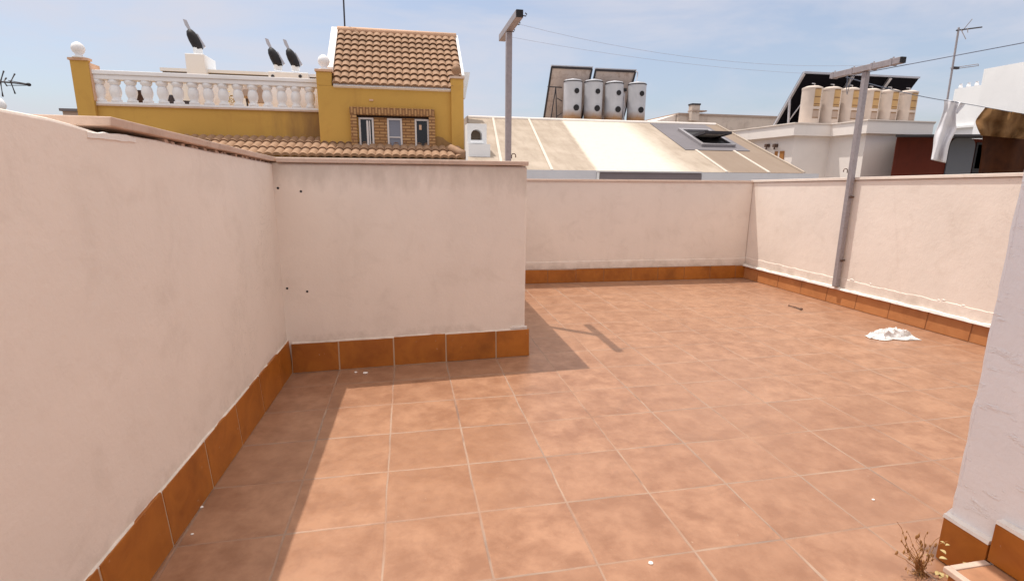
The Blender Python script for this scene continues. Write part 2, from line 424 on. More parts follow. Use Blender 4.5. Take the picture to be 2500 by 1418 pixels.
# --- short wall with the return behind it
YW = .608; XR = 1.19
w = thing('parapet_wall', (.45, YW, 0), 'cream short parapet wall jutting out in the middle with four drill holes', 'wall')
bm = nb()
prism(bm, [(XL-.12,YW,-.01), (XR,YW,-.01), (XR,2.95,-.01), (XR-.16,2.95,-.01), (XR-.16,YW+.16,-.01), (XL-.12,YW+.16,-.01)], (0,0,1.254))
obj('plaster_body', bm, WALLT, w, bevel=.012)
bm = nb()
prism(bm, [(XL+.026,YW-.014,0), (XR+.006,YW-.014,0), (XR+.006,2.95,0), (XR-.18,2.95,0), (XR-.18,YW+.19,0), (XL+.026,YW+.19,0)], (0,0,.027))
bmesh.ops.translate(bm, vec=(0,0,1.247), verts=bm.verts)
obj('coping', bm, COPE, w, bevel=.004)
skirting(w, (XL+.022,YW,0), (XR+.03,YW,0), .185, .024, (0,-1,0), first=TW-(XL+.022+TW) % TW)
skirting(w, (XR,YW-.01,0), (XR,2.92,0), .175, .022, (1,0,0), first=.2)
bm = nb(); ragged(bm, (XL+.03,YW,0), (XR+.012,YW,0), .181, .187, (0,-1,0), .009, .006, .018, 5); obj('mortar_line', bm, WALLP, w)
bm = nb()
for i in range(9): box(bm, XR-.10+i*.012, XR-.085+i*.012+R.uniform(0,.006), YW-.006-R.uniform(0,.004), YW+.002, .19+R.uniform(0,.006), .203+R.uniform(0,.012))
obj('crumbled_plaster', bm, MORTAR, w)
for q in ((682,459), (737,467), (704,701), (752,709)):
    c = P(q[0], q[1], YW); bm = nb(); lathe(bm, [(.007, 0), (.0062, .0015), (.001, .0018)], c - Vector((0,.0,0)), 10, (0,-1,0)); obj('drill_hole', bm, BLACK, w)

skew(w, lambda c: Vector((c.x, c.y + .048*(c.x-.45) if c.y < 1.5 else c.y, c.z)))

# --- far wall
YB = 2.958
w = thing('parapet_wall', (3, YB, 0), 'cream parapet wall across the far end in its own shade', 'wall')
bm = nb(); box(bm, XR-.15, 4.405, YB, YB+.16, 0, 1.137); obj('plaster_body', bm, WALLP, w, bevel=.008)
bm = nb(); ragged(bm, (XR+.03,YB-.006,0), (4.405,YB-.006,0), 1.128, 1.139, (0,-1,0), .006, .004, .04, 9)
box(bm, XR-.15, 4.405, YB-.005, YB+.17, 1.139, 1.149); obj('coping', bm, COPE, w)
skirting(w, (XR+.022,YB,0), (4.41,YB,0), .152, .022, (0,-1,0), first=.1, gm=GROUTD)
bm = nb(); ragged(bm, (XR+.02,YB,0), (4.4,YB,0), .158, .238, (0,-1,0), .007, .004, .03, 2); obj('plaster_band', bm, WALLP, w)

skew(w, lambda c: Vector((c.x, c.y - .024*(c.x-3), c.z)))

# --- right wall, slightly skewed
A4 = Vector((4.408, 2.955, 0)); B4 = Vector((4.66, -1.48, 0)); T4 = (B4-A4).normalized(); N4 = Vector((T4.y, -T4.x, 0)); N4 = N4 if N4.x < 0 else -N4
def w4z(s): return 1.126 + .0305*s
L4 = (B4-A4).length
w = thing('parapet_wall', A4, 'sunlit cream parapet wall along the right side with a pale flat coping', 'wall')
bm = nb(); back = -N4*.18
hexa(bm, [A4, B4, B4+back, A4+back, A4+Vector((0,0,w4z(0))), B4+Vector((0,0,w4z(L4))), B4+back+Vector((0,0,w4z(L4))), A4+back+Vector((0,0,w4z(0)))])
obj('plaster_body', bm, WALLP, w, bevel=.008)
bm = nb(); f = N4*.014; a = A4 + T4*.0; bk = -N4*.21
za = Vector((0,0,w4z(0)+.003)); zb = Vector((0,0,w4z(L4)+.003)); th = Vector((0,0,.026))
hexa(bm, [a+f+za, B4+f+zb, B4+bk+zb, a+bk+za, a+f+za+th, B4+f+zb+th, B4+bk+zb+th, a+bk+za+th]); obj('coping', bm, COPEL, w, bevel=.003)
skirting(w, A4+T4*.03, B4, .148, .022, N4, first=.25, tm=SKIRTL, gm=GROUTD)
bm = nb(); ragged(bm, A4+T4*.02, B4, .149, .166, N4, .036, .008, .02, 4); obj('mortar_line', bm, MORTAR, w)
bm = nb(); ragged(bm, A4+T4*.02, A4+T4*2.9, .165, .25, N4, .006, .009, .02, 6); obj('plaster_band', bm, WALLP, w)
bm = nb()
for i in range(30):
    s = R.uniform(1.2, 2.75); z = .215 + R.uniform(-.04, .05)
    c = A4 + T4*s + Vector((0,0,z)); e = R.uniform(.006, .018)
    hexa(bm, [c-T4*e, c+T4*e, c+T4*e+N4*.004, c-T4*e+N4*.006, c-T4*e*.5+Vector((0,0,.008)), c+T4*e*.7+Vector((0,0,.007)), c+T4*e*.5+N4*.004+Vector((0,0,.006)), c-T4*e*.4+N4*.005+Vector((0,0,.006))])
obj('peeling_flakes', bm, MORTAR, w)

# --- near house wall on the right, with an unseen eave added above to shade it
XN, YN = 2.095, -1.485
w = thing('house_wall', (XN, YN, 0), 'thickly painted white house wall with blistered paint at the near right', 'wall')
bm = nb(); box(bm, XN, 4.66, -4.6, YN, -.01, 2.30)
bmesh.ops.subdivide_edges(bm, edges=[e for e in bm.edges if abs(e.verts[0].co.z-e.verts[1].co.z) > 1 and e.verts[0].co.x < XN+.01 and e.verts[0].co.y > -2], cuts=60)
for v in bm.verts:
    if v.co.x < XN+.01 and v.co.y > -2 and .01 < v.co.z < 2.28:
        v.co.y += .003*mn.noise(Vector((1, 2, v.co.z*9))) + .004*mn.noise(Vector((1, 5, v.co.z*31))); v.co.x += .004*mn.noise(Vector((7, 2, v.co.z*13)))
obj('plaster_body', bm, NEARP, w, bevel=.014)
bm = nb(); box(bm, XN-.66, 4.7, -4.6, YN+.60, 2.305, 2.42); obj('eave', bm, WHITE, w)  # out-of-view slab added to keep the wall face in shade
bm = nb(); box(bm, XN-.022, XN-.001, -1.622, YN-.004, .003, .148); box(bm, XN-.024, XN-.001, -2.3, -1.628, .104, .225); obj('skirting', bm, SKIRT, w, bevel=.002)
bm = nb(); ragged(bm, (XN,-1.622,0), (XN,YN-.002,0), .149, .160, (-1,0,0), .024, .003, .012, 2); ragged(bm, (XN,-2.3,0), (XN,-1.628,0), .226, .237, (-1,0,0), .024, .003, .012, 7)
obj('mortar_line', bm, MORTAR, w)

st = thing('step', (1.99, -1.9, 0), 'terracotta tiled doorstep with a pale edge beside the near white wall', 'step')
bm = nb(); box(bm, 1.935, XN-.001, -2.4, -1.632, .002, .083); obj('riser', bm, SKIRT, st, bevel=.002)
bm = nb(); box(bm, 1.948, XN-.001, -2.4, -1.642, .084, .100); obj('tread', bm, STEPT, st, bevel=.002)
bm = nb(); box(bm, 1.924, 1.946, -2.4, -1.622, .084, .102); box(bm, 1.946, XN-.024, -1.641, -1.622, .084, .102); obj('nosing', bm, STEPN, st, bevel=.003)

# ------------------------------------------------------------------ clothesline posts, cords
def post(label, x, y, zb, zt, armx, ya0, ya1, grp):
    t = thing('clothesline_post', (x, y, zb), label, 'post', grp)
    bm = nb(); box(bm, x-.022, x+.022, y-.022, y+.022, zb, zt-.052); obj('pole', bm, GALV, t, bevel=.003)
    bm = nb(); box(bm, armx-.026, armx+.026, ya0+.012, ya1, zt-.05, zt); obj('crossarm', bm, GALV, t, bevel=.003)
    bm = nb(); box(bm, armx-.024, armx+.024, ya0, ya0+.011, zt-.048, zt-.002); obj('end_cap', bm, BLACK, t)
    return t
def hook(t, c, d):
    c = Vector(c); d = Vector(d); bm = nb(); pts = []
    for i in range(10):
        a = PI*i/9; pts.append(c + d*(.016*(1-math.cos(a))) + Vector((0,0,.018*math.sin(a))))
    tube(bm, [c-Vector((0,0,.02))] + pts + [pts[-1]-Vector((0,0,.012))], .004, 6); obj('hook', bm, RUSTY, t, smooth=True)
LX, LY, LZ = 1.235, 1.53, 2.285
lp = post('grey steel T-shaped clothesline post behind the short middle wall', LX, LY, 0.0, LZ, LX, 1.14, 1.83, 'T-shaped clothesline posts')
hook(lp, (LX+.026, LY-.01, 1.335), (1,-.2,0))
for y in (1.20, 1.42, 1.62, 1.79):
    bm = nb(); tube(bm, [(LX+.026,y,LZ-.022), (LX+.055,y,LZ-.024), (LX+.062,y,LZ-.012), (LX+.05,y,LZ-.004)], .004, 6); obj('cord_eye', bm, DARKM, lp)
pb = PX(2043, 700, 4.44)
RPX, RPY = 4.445, 1.575
rp = post('grey steel T-shaped clothesline post fixed to the sunlit right wall', RPX, RPY, .175, 2.155, RPX-.012, 1.205, 1.955, 'T-shaped clothesline posts')
hook(rp, (RPX-.03, RPY+.02, 1.255), (-1,.3,0))
for z in (.43, 1.02):
    bm = nb(); tube(bm, [(RPX+.02,RPY-.015,z), (RPX+.11,RPY-.03,z)], .007, 8); lathe(bm, [(.012,0), (.012,.01)], (RPX,RPY-.036,z), 6, (0,1,0)); obj('wall_bolt', bm, RUSTY, rp)
for y in (1.30, 1.49, 1.70, 1.92):
    bm = nb(); box(bm, RPX-.041, RPX+.017, y-.009, y+.009, 2.100, 2.158); bm2 = bm
    tube(bm, [(RPX-.012,y,2.156), (RPX-.012,y+.004,2.170)], .007, 6); obj('clamp', bm, GALV, rp)
bm = nb()
pts = [(RPX-.035,1.66,2.09), (RPX-.04,1.68,2.06), (RPX-.04,1.70,1.99), (RPX-.042,1.71,1.93), (RPX-.04,1.725,1.98), (RPX-.038,1.735,2.06), (RPX-.035,1.74,2.10)]
tube(bm, pts, .003, 5); obj('cord_end', bm, WIRE2, rp)

def sagline(a, b, sag, n=14):
    a, b = Vector(a), Vector(b); return [a.lerp(b, i/n) - Vector((0,0,4*sag*(i/n)*(1-i/n))) for i in range(n+1)]
def cord(name, label, pts, r, mat, grp='clothesline cords'):
    bm = nb(); tube(bm, pts, r, 5); tag(obj(name, bm, mat), label, 'clothesline', grp)
cord('clothesline', 'thin cord between the two T posts, the one tied nearest the camera', sagline((LX+.05,1.42,LZ-.02), (RPX-.04,1.42,2.13), .10), .0012, WIRE)
cord('clothesline', 'thin cord between the two T posts, tied at the far tips of their arms', sagline((LX+.05,1.79,LZ-.02), (RPX-.04,1.89,2.13), .05), .0012, WIRE)
cord('clothesline', 'taut cord rising from the right T post towards the upper right edge', sagline((RPX+.02,1.70,2.105), PX(2680,71,4.45), .0), .0032, WIRE2)
LA = Vector((RPX+.02, 1.82, 2.10)); LB = P(2330, 249, 4.6); LC = P(2560, 290, 4.75)
def l2(t): return (LA.lerp(LB, t/.62) if t < .62 else LB.lerp(LC, (t-.62)/.38))
cord('clothesline', 'blue grey cord carrying the laundry beyond the right wall', [LA.lerp(LB, i/10)-Vector((0,0,.10*(i/10)*(1-i/10))) for i in range(11)] + [LB.lerp(LC, i/5) for i in range(1,6)], .005, WIRE2)

# laundry: each cloth spans two outline curves given as (x, y) of its edges, hung at depth Y of the cord
def hang(name, label, cat, left, right, Yd, mat, folds, amp, nu=26, nv=30, thick=.006, seed=0):
    def ev(c, v):
        k = v*(len(c)-1); i = min(int(k), len(c)-2); f = k-i
        q = [c[max(0, min(len(c)-1, i+d))] for d in (-1, 0, 1, 2)]
        return tuple(.5*(2*q[1][a]+(q[2][a]-q[0][a])*f+(2*q[0][a]-5*q[1][a]+4*q[2][a]-q[3][a])*f*f+(3*q[1][a]-q[0][a]-3*q[2][a]+q[3][a])*f**3) for a in (0, 1))
    bm = nb()
    def fn(u, v):
        l = ev(left, v); r = ev(right, v)
        x = l[0]+(r[0]-l[0])*u; y = l[1]+(r[1]-l[1])*u
        d = amp*(math.sin(u*folds*2*PI+seed+v*3.0)*(.6+.4*v) + .7*mn.noise(Vector((u*4+seed, v*3, 1))))
        return P(x, y, Yd + d)
    grid(bm, fn, nu, nv)
    o = obj(name, bm, mat, smooth=True, loc=P((left[0][0]+right[0][0])/2, left[0][1], Yd))
    s = o.modifiers.new('thickness', 'SOLIDIFY'); s.thickness = thick; s.offset = 0
    return tag(o, label, cat, 'laundry on the cord')
hang('towel', 'white towel hanging bunched from the laundry cord', 'towel', [(2306,243), (2304,268), (2293,300), (2281,330), (2278,362), (2273,390)], [(2346,250), (2335,272), (2334,300), (2334,318), (2318,352), (2309,398)], 4.6, TOWEL, 1.6, .05)
hang('towel', 'short twisted end of white cloth beside the long white towel', 'towel', [(2330,248), (2332,262), (2334,276)], [(2357,253), (2350,264), (2336,279)], 4.63, TOWEL, 1, .02, 12, 10, seed=2)
hang('shirt', 'tan brown shirt with slanting folds on the laundry cord', 'shirt', [(2406,263), (2392,280), (2382,296), (2386,312), (2395,331)], [(2520,281), (2520,296), (2520,310), (2518,328), (2500,340)], 4.69, BROWNC, 2.4, .07, 56, 36, seed=1)
hang('trousers', 'long dark brown garment hanging behind the tan shirt', 'trousers', [(2412,268), (2400,330), (2396,380), (2384,450)], [(2520,283), (2520,330), (2520,380), (2515,450)], 4.82, DARKC, 1.6, .04, 30, 30, seed=3)

# ------------------------------------------------------------------ small things on the terrace
bm = nb()
c0 = PZ(2170, 823)
def ragf(u, v):
    a = u-.5; b = v-.5
    lx = a*.36*(1-.30*abs(b)); ly = b*.19*(.6+.6*u)
    wx = .014*mn.noise(Vector((u*5, v*4, 4))); wy = .022*mn.noise(Vector((u*4, v*5, 9)))
    f1 = 1-abs(2*mn.noise(Vector((u*2.6+v*1.3+4, v*3.4, .3)))); f2 = 1-abs(2*mn.noise(Vector((u*6.5+2, v*7.5+u*3, 5.3))))
    env = max(0, 1-(2*abs(b))**2.2)*max(0, 1-(2*abs(a))**3)
    h = .005 + env*(.018 + .042*max(0, f1)**2*(.55+.6*u) + .026*max(0, f2)**2)
    return Vector((c0.x + lx + wx - ly*.2, c0.y + ly + wy, h))
grid(bm, ragf, 70, 44)
o = obj('rag', bm, RAGM, loc=(c0.x, c0.y, 0)); tag(o, 'crumpled white cloth lying on the floor tiles near the right wall', 'rag')
o.modifiers.new('thickness', 'SOLIDIFY').thickness = .003
a = PZ(1926, 747); b = PZ(1956, 757)
bm = nb(); tube(bm, [a+Vector((0,0,.006)), a.lerp(b,.5)+Vector((0,.006,.01)), b+Vector((0,0,.008))], [.003,.005,.006], 6); sphere(bm, b+Vector((0,0,.012)), .014, .7, 8); sphere(bm, a+Vector((0,0,.007)), .008, .7, 8)
tag(obj('twig', bm, RUSTY), 'dark dry twig lying on the sunlit floor tiles', 'twig')
for k, (x, y, s, lab) in enumerate(((868,909,.007,'small white paint flake on the shaded tiles under the short middle wall'), (892,911,.011,'larger white paint flake on the shaded tiles under the short middle wall'), (1588,1375,.0065,'white pebble on the sunlit tile joint at the bottom of the picture'), (490,1238,.006,'white pebble at the foot of the left skirting'), (470,1303,.004,'tiny pale crumb on the shaded tiles beside the left skirting'), (2132,1220,.0045,'pale crumb on the sunlit tiles near the near white wall'))):
    c = PZ(x, y); bm = nb()
    bmesh.ops.create_icosphere(bm, subdivisions=2, radius=s)
    for v in bm.verts: v.co *= 1+.45*mn.noise(v.co*90+Vector((k,0,0))); v.co.z *= .5; v.co.x *= 1.4
    bmesh.ops.translate(bm, vec=c+Vector((0,0,s*.35)), verts=bm.verts)
    tag(obj('paint_flake' if k < 2 else 'pebble', bm, MORTAR), lab, 'flake' if k < 2 else 'pebble')

wb = PZ(2247, 1400)
wd = thing('weed', wb, 'dry straggly weed growing at the foot of the near white wall', 'plant')
bm = nb(); tips = []
for i in range(26):
    an = R.uniform(0, 2*PI); ln = R.uniform(.07, .20)*R.uniform(.7,1); sp = R.uniform(.01, .07); p = wb + Vector((R.uniform(-.02,.02), R.uniform(-.02,.02), 0)); pts = [p.copy()]
    for k in range(1, 7):
        f = k/6; q = wb + Vector((math.cos(an)*sp*f*1.2-.03*f, math.sin(an)*sp*f, ln*f*(1-.12*f))) + Vector((.018*mn.noise(Vector((i*1.7, f*4, 0))), .018*mn.noise(Vector((i*1.7, f*4, 5))), 0))*2*f
        pts.append(q)
    tube(bm, pts, [.0016*(1-.6*k/6) for k in range(7)], 5); tips.append(pts)
obj('stem', bm, STRAW, wd)
bm = nb()
for pts in tips:
    for k in (4, 5, 6):
        if R.random() < .4: sphere(bm, pts[k]+Vector((R.uniform(-.004,.004), 0, .002)), R.uniform(.0015, .0034), 2.4, 6)
obj('blossoms', bm, STRAW, wd)
bm = nb()
for i in range(11):
    p = wb + Vector((R.uniform(-.01,.085), R.uniform(-.07,.02), R.uniform(.02,.10))); s = R.uniform(.007, .014); an = R.uniform(0, 2*PI)
    def lf(u, v): 
        a = (u-.5)*2; w2 = (1-a*a)*(v-.5)*s*1.1
        return p + Vector((math.cos(an)*a*s-math.sin(an)*w2, math.sin(an)*a*s+math.cos(an)*w2, .004*(1-a*a)+.003*math.sin(an)))
    grid(bm, lf, 5, 2)
obj('leaves', bm, BUD, wd).modifiers.new('thickness', 'SOLIDIFY').thickness = .0012

# ------------------------------------------------------------------ clay roof field
def rooffield(a, b, up, rows, pitch, amp=.05, lip=.035, seed=0):
    """Barrel tiles: a->b along the eave, 'up' the full slope vector."""
    a, b, up = Vector(a), Vector(b), Vector(up); L = (b-a).length; t = (b-a)/L; n = t.cross(up).normalized()
    if n.z < 0: n = -n
    cols = max(1, round(L/pitch)); per = 10; N = cols*per; bm = nb()
    for r in range(rows):
        s0, s1 = r/rows, (r+1.06)/rows
        V = []
        for i in range(N+1):
            u = i/per; ph = u - math.floor(u); col = int(u); j = .012*mn.noise(Vector((col*1.7+seed, r*2.3, 5)))
            h = amp*(abs(math.sin(PI*ph))**.75)*(1+.1*mn.noise(Vector((col, r, seed))))
            p = a + t*(L*i/N)
            base = [p + up*(s0+.018) + n*(h*.7-.025), p + up*(s0+j/3) + n*(h+lip), p + up*s1 + n*(h*.92+.004)]
            V.append([bm.verts.new(q) for q in base])
        for i in range(N):
            for k in range(2): bm.faces.new((V[i][k], V[i+1][k], V[i+1][k+1], V[i][k+1]))
    return bm

# ------------------------------------------------------------------ yellow house
YF, YP = 10.5, 10.9
xl = P(776,250,YF).x; xr = P(1131,290,YF).x
zE = 3.165
H = thing('yellow_house', (0, YF, -9), 'ochre yellow house with a clay tiled tower, white balustrade and small windows', 'house')
xpl = P(168,140,YP-.1).x                                   # left end of the parapet
bm = nb(); box(bm, xl, xr, YF, YP-.01, -9, zE-.05); box(bm, xl+.02, xr-.5, YP-.01, YF+1.95, 2.5, zE-.06); obj('tower_wall', bm, YELLOW, H, bevel=.01)
zP = 2.575
bm = nb(); box(bm, xpl, xl-.002, YP, YP+7.2, -9, zP); box(bm, xl-.002, xr-.6, YP, YP+7.2, -9, 2.49); obj('wall', bm, YELLOWP, H)
bm = nb(); box(bm, xpl+.35, xl-.002, YP-.04, YP+.28, zP, zP+.035); obj('ledge', bm, COPE, H)
# stained skirts of the render
# pillars with ball finials
def finial(parent, x, y, z, r, mat):
    bm = nb(); lathe(bm, [(r*1.05,0), (r*1.05,r*.18), (r*.55,r*.35), (r*.5,r*.6), (r*.85,r*1.0), (r*1.0,r*1.45), (r*.97,r*1.75), (r*.75,r*2.2), (r*.35,r*2.5), (.01,r*2.58)], (x,y,z), 20); return obj('finial', bm, mat, parent, smooth=True)
def pillar(x0, x1, y0, y1, z0, z1, capm, fr, fm, body=YELLOW):
    bm = nb(); box(bm, x0, x1, y0, y1, z0, z1-.06); p = obj('pillar', bm, body, H, bevel=.006)
    bm = nb(); box(bm, x0-.025, x1+.025, y0-.025, y1+.025, z1-.06, z1-.012); c = obj('pillar_cap', bm, capm, p)
    finial(p, (x0+x1)/2, (y0+y1)/2, z1-.012, fr, fm)
pz = P(190,140,YP-.1).z
pillar(xpl, P(213,142,YP-.1).x, YP-.1, YP-.001, .5, pz, PEACH, .125, WHITEB)
bm = nb(); box(bm, P(213,142,YP-.1).x, P(213,142,YP-.1).x+.02, YP-.08, YP+.30, zP+.09, pz-.10); obj('pillar_render', bm, PEACH, H)
xA = P(811,190,YF).x
pillar(xl, xA-.02, YF, YF+.33, zE-.049, P(790,168,YF).z, PEACH, .13, WHITEB)
xB = P(1099,195,YF).x
pillar(xB+.01, xr+.004, YF-.085, YF+.30, 1.3, P(1112,187,YF).z, COPE, .115, CLAY)
# balustrade
bal = thing('tmp', (0,0,0), 'x', 'x'); bpy.data.objects.remove(bal)
xb0, xb1 = P(228,230,YP+.1).x, P(776,230,YP+.1).x; zr = 3.30
bm = nb(); box(bm, xb0-.05, xl+.02, YP-.06, YP+.24, zr-.085, zr); box(bm, xb0-.05, xl+.02, YP-.03, YP+.21, zr-.18, zr-.086); rail = obj('handrail', bm, WHITEB, H, bevel=.012)
bm = nb(); box(bm, xb0-.05, xl+.02, YP-.02, YP+.20, zP+.036, zP+.085); obj('base_rail', bm, WHITEB, H, bevel=.008)
NBL = 15; hB = zr-.18-(zP+.085)
for i in range(NBL):
    x = xb0 + (xb1-xb0)*(i+.5)/NBL - .02; z = zP+.085; bm = nb()
    lathe(bm, [(.105,0), (.105,.05), (.075,.075), (.09,.12), (.112,.19), (.114,.24), (.10,.31), (.072,.38), (.064,hB-.13), (.08,hB-.10), (.112,hB-.06), (.12,hB)], (x,YP+.09,z), 16); obj('baluster', bm, WHITEB, H, smooth=True)
for a, b in ((231,292), (472,545), (652,773)):
    bm = nb(); box(bm, P(a,230,YP+.7).x, P(b,230,YP+.7).x, YP+.62, YP+.74, 2.49, 3.22); obj('inner_wall', bm, WHITEB, H)
# clay pent roof under the parapet
pa = P(488,379,9.72); pe = P(1136,386,9.72); ze = 1.54
ea = Vector((pa.x-.9, 9.72, ze)); eb = Vector((pe.x-.03, 9.72, ze))
obj('pent_roof', rooffield(ea, eb, (0, 1.17, .43), 3, .18, .05, .035, 2), CLAY, H)
bm = nb(); tube(bm, [Vector((pe.x-.30,10.12,1.79)), Vector((pe.x-.12,9.88,1.68)), Vector((pe.x+.02,9.70,1.61))], [.085,.09,.10], 12); obj('ridge_tile', bm, CLAY, H, smooth=True)
bm = nb(); box(bm, ea.x, pe.x-.02, 9.74, YF, ze-.20, ze-.02); obj('pent_soffit', bm, COPE, H)
mf = [P(px, py, YF-.05) for px, py in ((1060,392),(1129,392),(1129,372),(1118,362),(1104,352),(1092,346),(1080,336),(1068,333),(1060,337))]
bm = nb(); prism(bm, [(q.x,YF-.05,q.z) for q in mf], (0,.049,0)); obj('mortar_flashing', bm, YDIRT, H)
# tower roof
YR = 12.35; zR = P(980,82,YR).z; re = Vector((P(811,204,YF-.03).x, YF-.03, zE-.03)); rb = Vector((xr+.01, YF-.03, zE-.03))
obj('roof', rooffield(re, rb, Vector((0, YR-YF+.03, zR-zE-.01)), 10, .178, .05, .045, 4), CLAY, H)
bm = nb(); prism(bm, [(0,YF-.06,zE-.052), (0,YR+.0,zR-.07), (0,YR+.9,zR-.5), (0,YR+.9,zE-.3), (0,YF+.4,zE-.3)], (rb.x-re.x-.05,0,0)); bmesh.ops.translate(bm, vec=(re.x+.02,0,0), verts=bm.verts); obj('roof_body', bm, OFFW, H)
bm = nb(); prism(bm, [(re.x-.16,YF+.34,zE-.04), (re.x-.16,YF+.34,zE+.40), (re.x-.16,YR+.05,zR+.07), (re.x-.16,YR+.5,zR-.1), (re.x-.16,YR+.5,zE)], (.155,0,0)); obj('verge', bm, OFFW, H)
bm = nb(); prism(bm, [(rb.x+.003,YF+.34,zE+.1), (rb.x+.003,YF+.34,zE+.36), (rb.x+.003,YR+.05,zR+.04), (rb.x+.003,YR+.5,zR-.1), (rb.x+.003,YR+.5,zE)], (.06,0,0)); obj('verge', bm, WHITE, H)
bm = nb(); tube(bm, [(re.x-.02,YR+.02,zR+.01), (rb.x+.02,YR+.02,zR+.01)], .075, 10); obj('ridge', bm, PEACH, H, smooth=True)
q0 = P(1128,176,12.6); q1 = P(1147,178,12.6); q2 = P(1136,240,12.6)
bm = nb(); prism(bm, [(q0.x,12.6,q0.z), (q1.x,12.6,q0.z), (q1.x,12.6,q1.z-.03), (q2.x,12.6,q2.z), (q0.x,12.6,q2.z)], (0,.3,0)); obj('rear_cornice', bm, WHITE, H)
# windows in a brick surround
X = lambda px, py=320: P(px, py, YF).x
Zf = lambda px, py: P(px, py, YF).z
zt, zi, zb2 = 2.665, 2.50, 1.75
bm = nb(); box(bm, X(857), X(1061), YF-.12, YF, zi, zt); obj('window_surround', bm, BRICKV, H, bevel=.01)
for a, b in ((858,873), (1047,1062)):
    bm = nb(); box(bm, X(a), X(b), YF-.12, YF, zb2, zi-.002); obj('window_jamb', bm, BRICK, H, bevel=.008)
for a, b in ((X(913),X(946)), (X(982),X(1013))):
    bm = nb(); box(bm, a+.004, b-.004, YF-.022, YF, zb2, zi-.05); obj('brick_pier', bm, BRICK, H)
bm = nb(); box(bm, X(873), X(1047), YF-.012, YF, zi-.05, zi-.003); obj('painted_lintel_shadow', bm, LSHADE, H)  # dark strip painting in the shadow under the brick lintel
for k, (a, b) in enumerate(((X(877),X(913)), (X(946),X(982)), (X(1013),X(1047)))):
    z0, z1 = zb2, zi-.055
    f = nb(); s = .04; yy = YF-.034
    box(f, a, a+s, yy, YF-.001, z0, z1); box(f, b-s, b, yy, YF-.001, z0, z1); box(f, a+s, b-s, yy, YF-.001, z1-s, z1)
    if k == 1: box(f, a+s, b-s, yy, YF-.001, z0+.26, z0+.285)
    wf = obj('window', f, FRAMEW, H)
    g = nb(); box(g, a+s, b-s, YF-.014, YF-.002, z0, z1-s); obj('pane', g, GLASSB if k == 1 else GLASSD, wf)
    if k == 0:
        g = nb(); box(g, (a+b)/2+.005, (a+b)/2+.05, YF-.05, YF-.02, z0, z1-s-.03); box(g, (a+b)/2+.065, (a+b)/2+.09, YF-.04, YF-.02, z0, z1-s-.03); obj('open_sash', g, FRAMEW, wf)
    if k == 2:
        g = nb(); box(g, a+.10, a+.155, YF-.018, YF-.0145, z1-.24, z1-.13); obj('note', g, PEACH, wf)
v = P(908,245,YF); bm = nb(); box(bm, v.x-.06, v.x+.03, YF-.02, YF, v.z-.018, v.z+.018); obj('wall_vent', bm, PEACH, H)
m_ = thing('antenna_mast', P(842,70,YR), 'thin dark antenna mast rising from the left end of the tiled tower roof', 'antenna')
b0 = P(842,72,YR+.1); bm = nb(); tube(bm, [b0, P(836,-60,YR+.1)], .022, 6); obj('pole', bm, DARKM, m_)

# things on the yellow house's terrace
def pot(px, py, h, r, mat, label, y=YP+.75):
    c = P(px, py, y); z = 2.5; c = Vector((c.x, y, z)); t = thing('flower_pot', c, label, 'flower pot', 'pots behind the balustrade')
    bm = nb(); lathe(bm, [(r*.6,0), (r*.95,h*.3), (r,h*.5), (r*.75,h*.85), (r*.95,h)], c, 16); obj('pot', bm, mat, t, smooth=True); return t
pot(427, 250, .42, .17, POTD, 'dark grey urn seen between balusters left of the middle')
pot(349, 250, .5, .17, POTB, 'dark brown pot seen between the balusters near the left pillar')
pot(461, 255, .30, .2, POTD, 'low dark grey pot right beside the grey urn')
fl = pot(566, 262, .28, .17, WHITEB, 'white pot of yellow flowers behind the balusters')
bm = nb(); c = ORG[fl.name]
for i in range(90):
    d = Vector((R.gauss(0,.09), R.gauss(0,.09), .36+R.gauss(0,.08))); s = R.uniform(.02,.045); an = R.uniform(0, PI); q = c + d
    u = Vector((math.cos(an), math.sin(an), R.uniform(-.5,.5)))*s; w_ = Vector((-math.sin(an), math.cos(an), R.uniform(-.6,.6)))*s
    vs = [bm.verts.new(q+k) for k in (-u, w_*.6, u, -w_*.6)]; bm.faces.new(vs)
obj('blossoms', bm, LEAFY, fl)
c = P(636, 235, YP+1.2); cb = thing('cupboard', (c.x, YP+1.2, 2.5), 'tan cupboard with a pale lower half behind the balusters', 'cupboard')
bm = nb(); box(bm, c.x-.30, c.x+.22, YP+1.0, YP+1.4, 2.86, 3.25); obj('cabinet', bm, TANB, cb); bm = nb(); box(bm, c.x-.28, c.x+.2, YP+1.02, YP+1.4, 2.5, 2.855); obj('base', bm, OFFW, cb)
c = P(602, 235, YP+.9); um = thing('parasol', (c.x, YP+.9, 2.5), 'closed brown parasol on a thin dark pole behind the balusters', 'parasol')
bm = nb(); tube(bm, [(c.x,YP+.9,2.5), (c.x,YP+.9,3.22)], .02, 6); obj('pole', bm, DARKM, um); bm = nb(); lathe(bm, [(.03,0), (.11,.05), (.09,.2), (.03,.3)], (c.x,YP+.9,2.93), 10); obj('canopy', bm, TANB, um)

